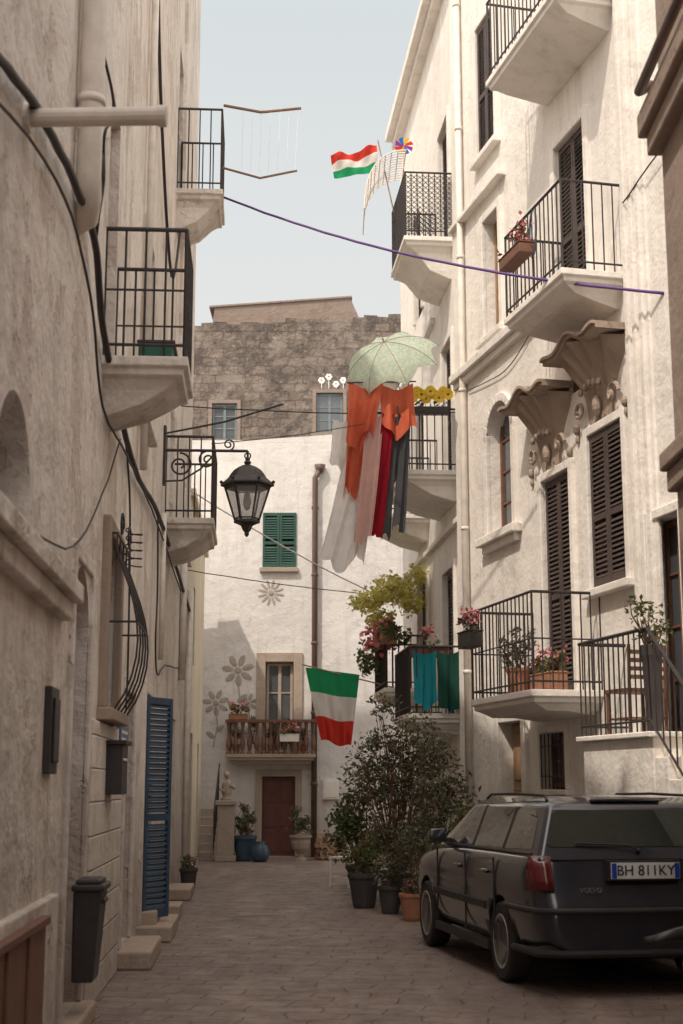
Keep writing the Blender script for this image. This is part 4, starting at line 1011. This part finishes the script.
for s_ in (1,-1):
    panel(mb,[(1.02,1.0),(1.10,1.0),(1.10,1.33),(1.02,1.33)],s_,.004); panel(mb,[(1.93,.99),(2.01,.99),(2.01,1.33),(1.93,1.33)],s_,.004)
    mb.tube([MC@Vector(p) for p in ((.50,s_*.585,1.38),(.58,s_*.575,1.42),(1.3,s_*.57,1.43),(2.1,s_*.575,1.42),(2.2,s_*.585,1.385))],.012,8)
    mb.tbox(MC,1.33,3.12,s_*.850,s_*.872,.52,.58); mb.tbox(MC,1.32,3.13,s_*.80,s_*.852,.20,.27)
    panel(mb,[(.30,.985),(2.95,.968),(2.95,.985),(.30,1.004)],s_,.012)
    mb.tbox(MC,2.72,2.80,s_*.78,s_*.86,.99,1.03)
P=[(.75,.868,.60),(.35,.862,.60),(.10,.82,.60),(.0,.70,.60),(-.022,.4,.60),(-.025,0,.60),(-.022,-.4,.60),(0,-.70,.60),(.10,-.82,.60),(.35,-.862,.60)]
mb.tube([MC@Vector(p) for p in P],.024,8)
P2=[(.60,.845,.30),(.12,.80,.30),(.02,.66,.30),(-.005,0,.30),(.02,-.66,.30),(.12,-.80,.30)]
mb.tube([MC@Vector(p) for p in P2],.03,8)
mb.tube([MC@Vector((rx(1.02)-.02,.0,1.02)),MC@Vector((rx(1.05)-.03,.08,1.06)),MC@Vector((rx(1.07)-.025,.48,1.075))],.008,6); mb.ball(MC@Vector((rx(1.02)-.02,0,1.02)),.018)
mb.tbox(MC,.125,.155,-.30,.30,.80,.83)
obj(mb,'trim',[M_TRIM],CAR,bevel=.006)
mb=MB()
for s_ in (1,-1):
    vs=[MC@Vector(p) for p in ((2.70,s_*.84,1.0),(2.70,s_*1.0,1.01),(2.83,s_*.99,1.01),(2.83,s_*.85,1.0),(2.70,s_*.84,1.12),(2.70,s_*.99,1.11),(2.81,s_*.97,1.10),(2.81,s_*.85,1.11))]; mb.hexa(vs)
    for x in (1.25,2.12): mb.tbox(MC,x,x+.20,s_*.846,s_*.884,.80,.835)
mb.tbox(MC,.365,.44,-.28,.28,1.372,1.40)
obj(mb,'mirrors_and_handles',[M_CAR],CAR,bevel=.018,smooth=True)
mb=MB()
for s_ in (1,-1):
    for x in (1.08,1.97,2.98): 
        mb.tbox(MC,x-.004,x+.004,s_*.85,s_*.8645,.3,.93)
mb.tube([MC@Vector((.066,y,.675)) for y in (-.62,-.3,0,.3,.62)],.005,4)
obj(mb,'panel_gaps',[M_DK],CAR)
mb=MB()
for s_ in (1,-1):
    pts=[]
    for z in (.74,.82,.90,.985):
        pts.append([(rearoff(z)+.008,s_*.68,z),(rearoff(z)+.022,s_*.74,z),(rearoff(z)+.065,s_*.795,z),(.22,s_*(.845 if z<.95 else .822),z)])
    vs=[];fs=[]
    for r_ in pts:
        for (x,y,z) in r_: vs.append(MC@Vector((x-.014,y+s_*.008,z)))
    for i in range(3):
        for j in range(3): fs.append((i*4+j,i*4+j+1,i*4+j+5,i*4+j+4))
    mb.add(vs,fs)
tl=obj(mb,'tail_lights',[M_TL],CAR,smooth=True,recalc=False)
so=tl.modifiers.new('so','SOLIDIFY'); so.thickness=.025; so.offset=0
mb=MB(); x=.035; mb.tbox(MC,x-.02,x+.04,-.265,.265,.825,.94,0); mb.tbox(MC,x-.0225,x-.019,.225,.262,.828,.937,1); mb.tbox(MC,x-.0225,x-.019,-.262,-.225,.828,.937,1)
mb.tbox(MC,x-.004,x+.06,-.29,.29,.81,.955,2)
obj(mb,'number_plate',[flat('plate_white',(.72,.73,.74),.35,var=.03,bmp=0),flat('plate_blue',(.02,.07,.40),.35,bmp=0),M_TRIM],CAR)
def text(s,size,loc,mat,name,ex=.002):
    cu=bpy.data.curves.new(name,'FONT'); cu.body=s; cu.size=size; cu.extrude=ex; cu.align_x='CENTER'; cu.align_y='CENTER'; cu.materials.append(mat)
    o=bpy.data.objects.new(name,cu); COL.objects.link(o)
    Rm=Matrix(((0,0,-1,0),(-1,0,0,0),(0,1,0,0),(0,0,0,1)))
    mw=MC@Matrix.Translation(loc)@Rm
    o.parent=CAR; o.matrix_parent_inverse=Matrix.Translation(-Vector(CAR.location)); o.matrix_basis=mw
    return o
text('BH 811KY',.105,Vector((x-.0235,0,.881)),M_TRIM,'plate_characters'); text('VOLVO',.05,Vector((.034,.42,.745)),M_CHR,'badge_letters',.006)
for ax in AX:
    for s_ in (1,-1):
        we=MB(); Mw=MC@T(ax,s_*.755,.305)@Matrix.Rotation(-s_*math.pi/2,4,'X')
        we.lathe([(.20,-.09),(.28,-.095),(.302,-.07),(.305,0),(.302,.07),(.28,.095),(.20,.09)],Mw,36,0)
        we.lathe([(.205,.0),(.205,.085),(.195,.092),(.185,.08),(.175,.02),(.001,.02)],Mw,32,2)
        for k in range(7):
            an=2*math.pi*k/7; Mk=Mw@Matrix.Rotation(an,4,'Z')
            we.hexa([Mk@Vector(p) for p in ((.03,-.034,.03),(.195,-.024,.055),(.195,.024,.055),(.03,.034,.03),(.03,-.028,.066),(.195,-.018,.084),(.195,.018,.084),(.03,.028,.066))],1)
        we.lathe([(.055,.03),(.055,.070),(.04,.078),(.001,.078)],Mw,16,1)
        we.lathe([(.185,.075),(.207,.075),(.207,.096),(.185,.090)],Mw,32,1)
        obj(we,'wheel',[M_TYRE,M_RIM,M_TRIM],CAR,bevel=.004)

# ---------------------------------------------------------------- scooter beside the near wall
SC=empty('motor_scooter',(1.78,6.6,0)); M_=T(1.80,6.1,0)
M_SCB=flat('scooter_body',(.03,.028,.03),.3,bmp=0)
mb=MB()
for y in (0,1.25):
    Mw=M_@T(0,y,.24)@Matrix.Rotation(math.pi/2,4,'Y'); mb.lathe([(.14,-.05),(.22,-.055),(.24,0),(.22,.055),(.14,.05)],Mw,24)
obj(mb,'wheels',[M_TYRE],SC,smooth=True)
mb=MB()
mb.tube([M_@Vector(p) for p in ((0,-.32,.55),(0,-.1,.62),(0,.25,.60),(0,.42,.42),(0,.45,.30),(0,.85,.28),(0,.98,.40),(0,1.02,.66),(0,1.0,.76))],[.06,.15,.17,.14,.12,.12,.14,.16,.08],12)
mb.tube([M_@Vector(p) for p in ((0,1.0,.8),(0,1.25,.35),(0,1.25,.24))],.035,8); mb.tube([M_@Vector(p) for p in ((0,1.05,.45),(0,1.25,.52),(0,1.48,.42))],[.05,.10,.05],8)
mb.tube([M_@Vector(p) for p in ((-.34,.86,.78),(-.2,.95,.80),(0,1.0,.79),(.2,.95,.80),(.34,.86,.78))],[.02,.03,.07,.03,.02],10)
obj(mb,'bodywork',[M_SCB],SC,smooth=True)
mb=MB(); mb.tube([M_@Vector(p) for p in ((0,-.3,.62),(0,0,.70),(0,.3,.68),(0,.4,.62))],[.08,.13,.12,.06],10)
for s_ in (-1,1):
    mb.tube([M_@Vector((s_*.24,.93,.79)),M_@Vector((s_*.37,.84,.78))],.02,8); mb.tube([M_@Vector((s_*.25,1.0,.79)),M_@Vector((s_*.36,.93,.78))],.007,6)
obj(mb,'seat_and_grips',[M_TRIM],SC,smooth=True)

# ---------------------------------------------------------------- light, sky, camera
sun_el=math.radians(54); az=(-.60,-.80)
Ld=Vector((-az[0]*math.cos(sun_el),-az[1]*math.cos(sun_el),-math.sin(sun_el)))
sd=bpy.data.lights.new('sun','SUN'); sd.energy=2.9; sd.angle=math.radians(.8); sd.color=(1,.89,.76)
so=bpy.data.objects.new('sun',sd); COL.objects.link(so); so.rotation_euler=Ld.to_track_quat('-Z','Y').to_euler(); so.location=(0,0,30)
w=bpy.data.worlds.new("World"); sc.world=w; w.use_nodes=True; nt=w.node_tree
bg=nt.nodes['Background']; sky=nt.nodes.new('ShaderNodeTexSky'); sky.sky_type='NISHITA'; sky.sun_disc=False; sky.sun_elevation=sun_el
sky.sun_rotation=math.atan2(az[0],az[1]); sky.air_density=1.0; sky.dust_density=5.0; sky.ozone_density=.6
# hazy summer sky: Nishita plus a pale haze layer and a broad glow round the sun, added as facade fill light
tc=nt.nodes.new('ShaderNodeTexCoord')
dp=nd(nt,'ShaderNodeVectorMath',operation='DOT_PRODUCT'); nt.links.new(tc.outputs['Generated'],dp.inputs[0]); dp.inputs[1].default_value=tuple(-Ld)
fill_halo=mth(nt,'POWER',mth(nt,'MAXIMUM',dp.outputs['Value'],0.0),2.5)
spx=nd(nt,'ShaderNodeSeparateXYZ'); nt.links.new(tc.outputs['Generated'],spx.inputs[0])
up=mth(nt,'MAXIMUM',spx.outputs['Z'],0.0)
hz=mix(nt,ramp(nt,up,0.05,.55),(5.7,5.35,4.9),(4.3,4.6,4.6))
hz=mix(nt,ramp(nt,up,.5,1.0),hz,(7.5,7.3,7.1))  # overhead brightening above the view, added as fill light
def vscale(c,f):
    x=nd(nt,'ShaderNodeVectorMath',operation='SCALE'); nt.links.new(c,x.inputs[0])
    if isinstance(f,(int,float)): x.inputs['Scale'].default_value=f
    else: nt.links.new(f,x.inputs['Scale'])
    return x.outputs[0]
def vadd(a,b):
    x=nd(nt,'ShaderNodeVectorMath',operation='ADD'); nt.links.new(a,x.inputs[0]); nt.links.new(b,x.inputs[1]); return x.outputs[0]
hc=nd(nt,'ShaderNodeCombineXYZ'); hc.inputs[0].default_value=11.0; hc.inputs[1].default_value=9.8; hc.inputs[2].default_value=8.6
tot=vadd(vadd(vscale(sky.outputs[0],.15),hz),vscale(hc.outputs[0],fill_halo))
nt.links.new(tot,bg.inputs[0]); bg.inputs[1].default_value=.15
cd=bpy.data.cameras.new('camera'); cam=bpy.data.objects.new('camera',cd); COL.objects.link(cam); sc.camera=cam
cam.location=(0,0,1.5); cam.rotation_euler=(math.radians(90+10.87),0,0)
cd.sensor_fit='VERTICAL'; cd.sensor_height=36; cd.lens=50; cd.clip_start=.05; cd.clip_end=1000
cd.dof.use_dof=True; cd.dof.focus_distance=17; cd.dof.aperture_fstop=2.8
sc.view_settings.view_transform='Standard'; sc.view_settings.look='None'; sc.view_settings.exposure=0
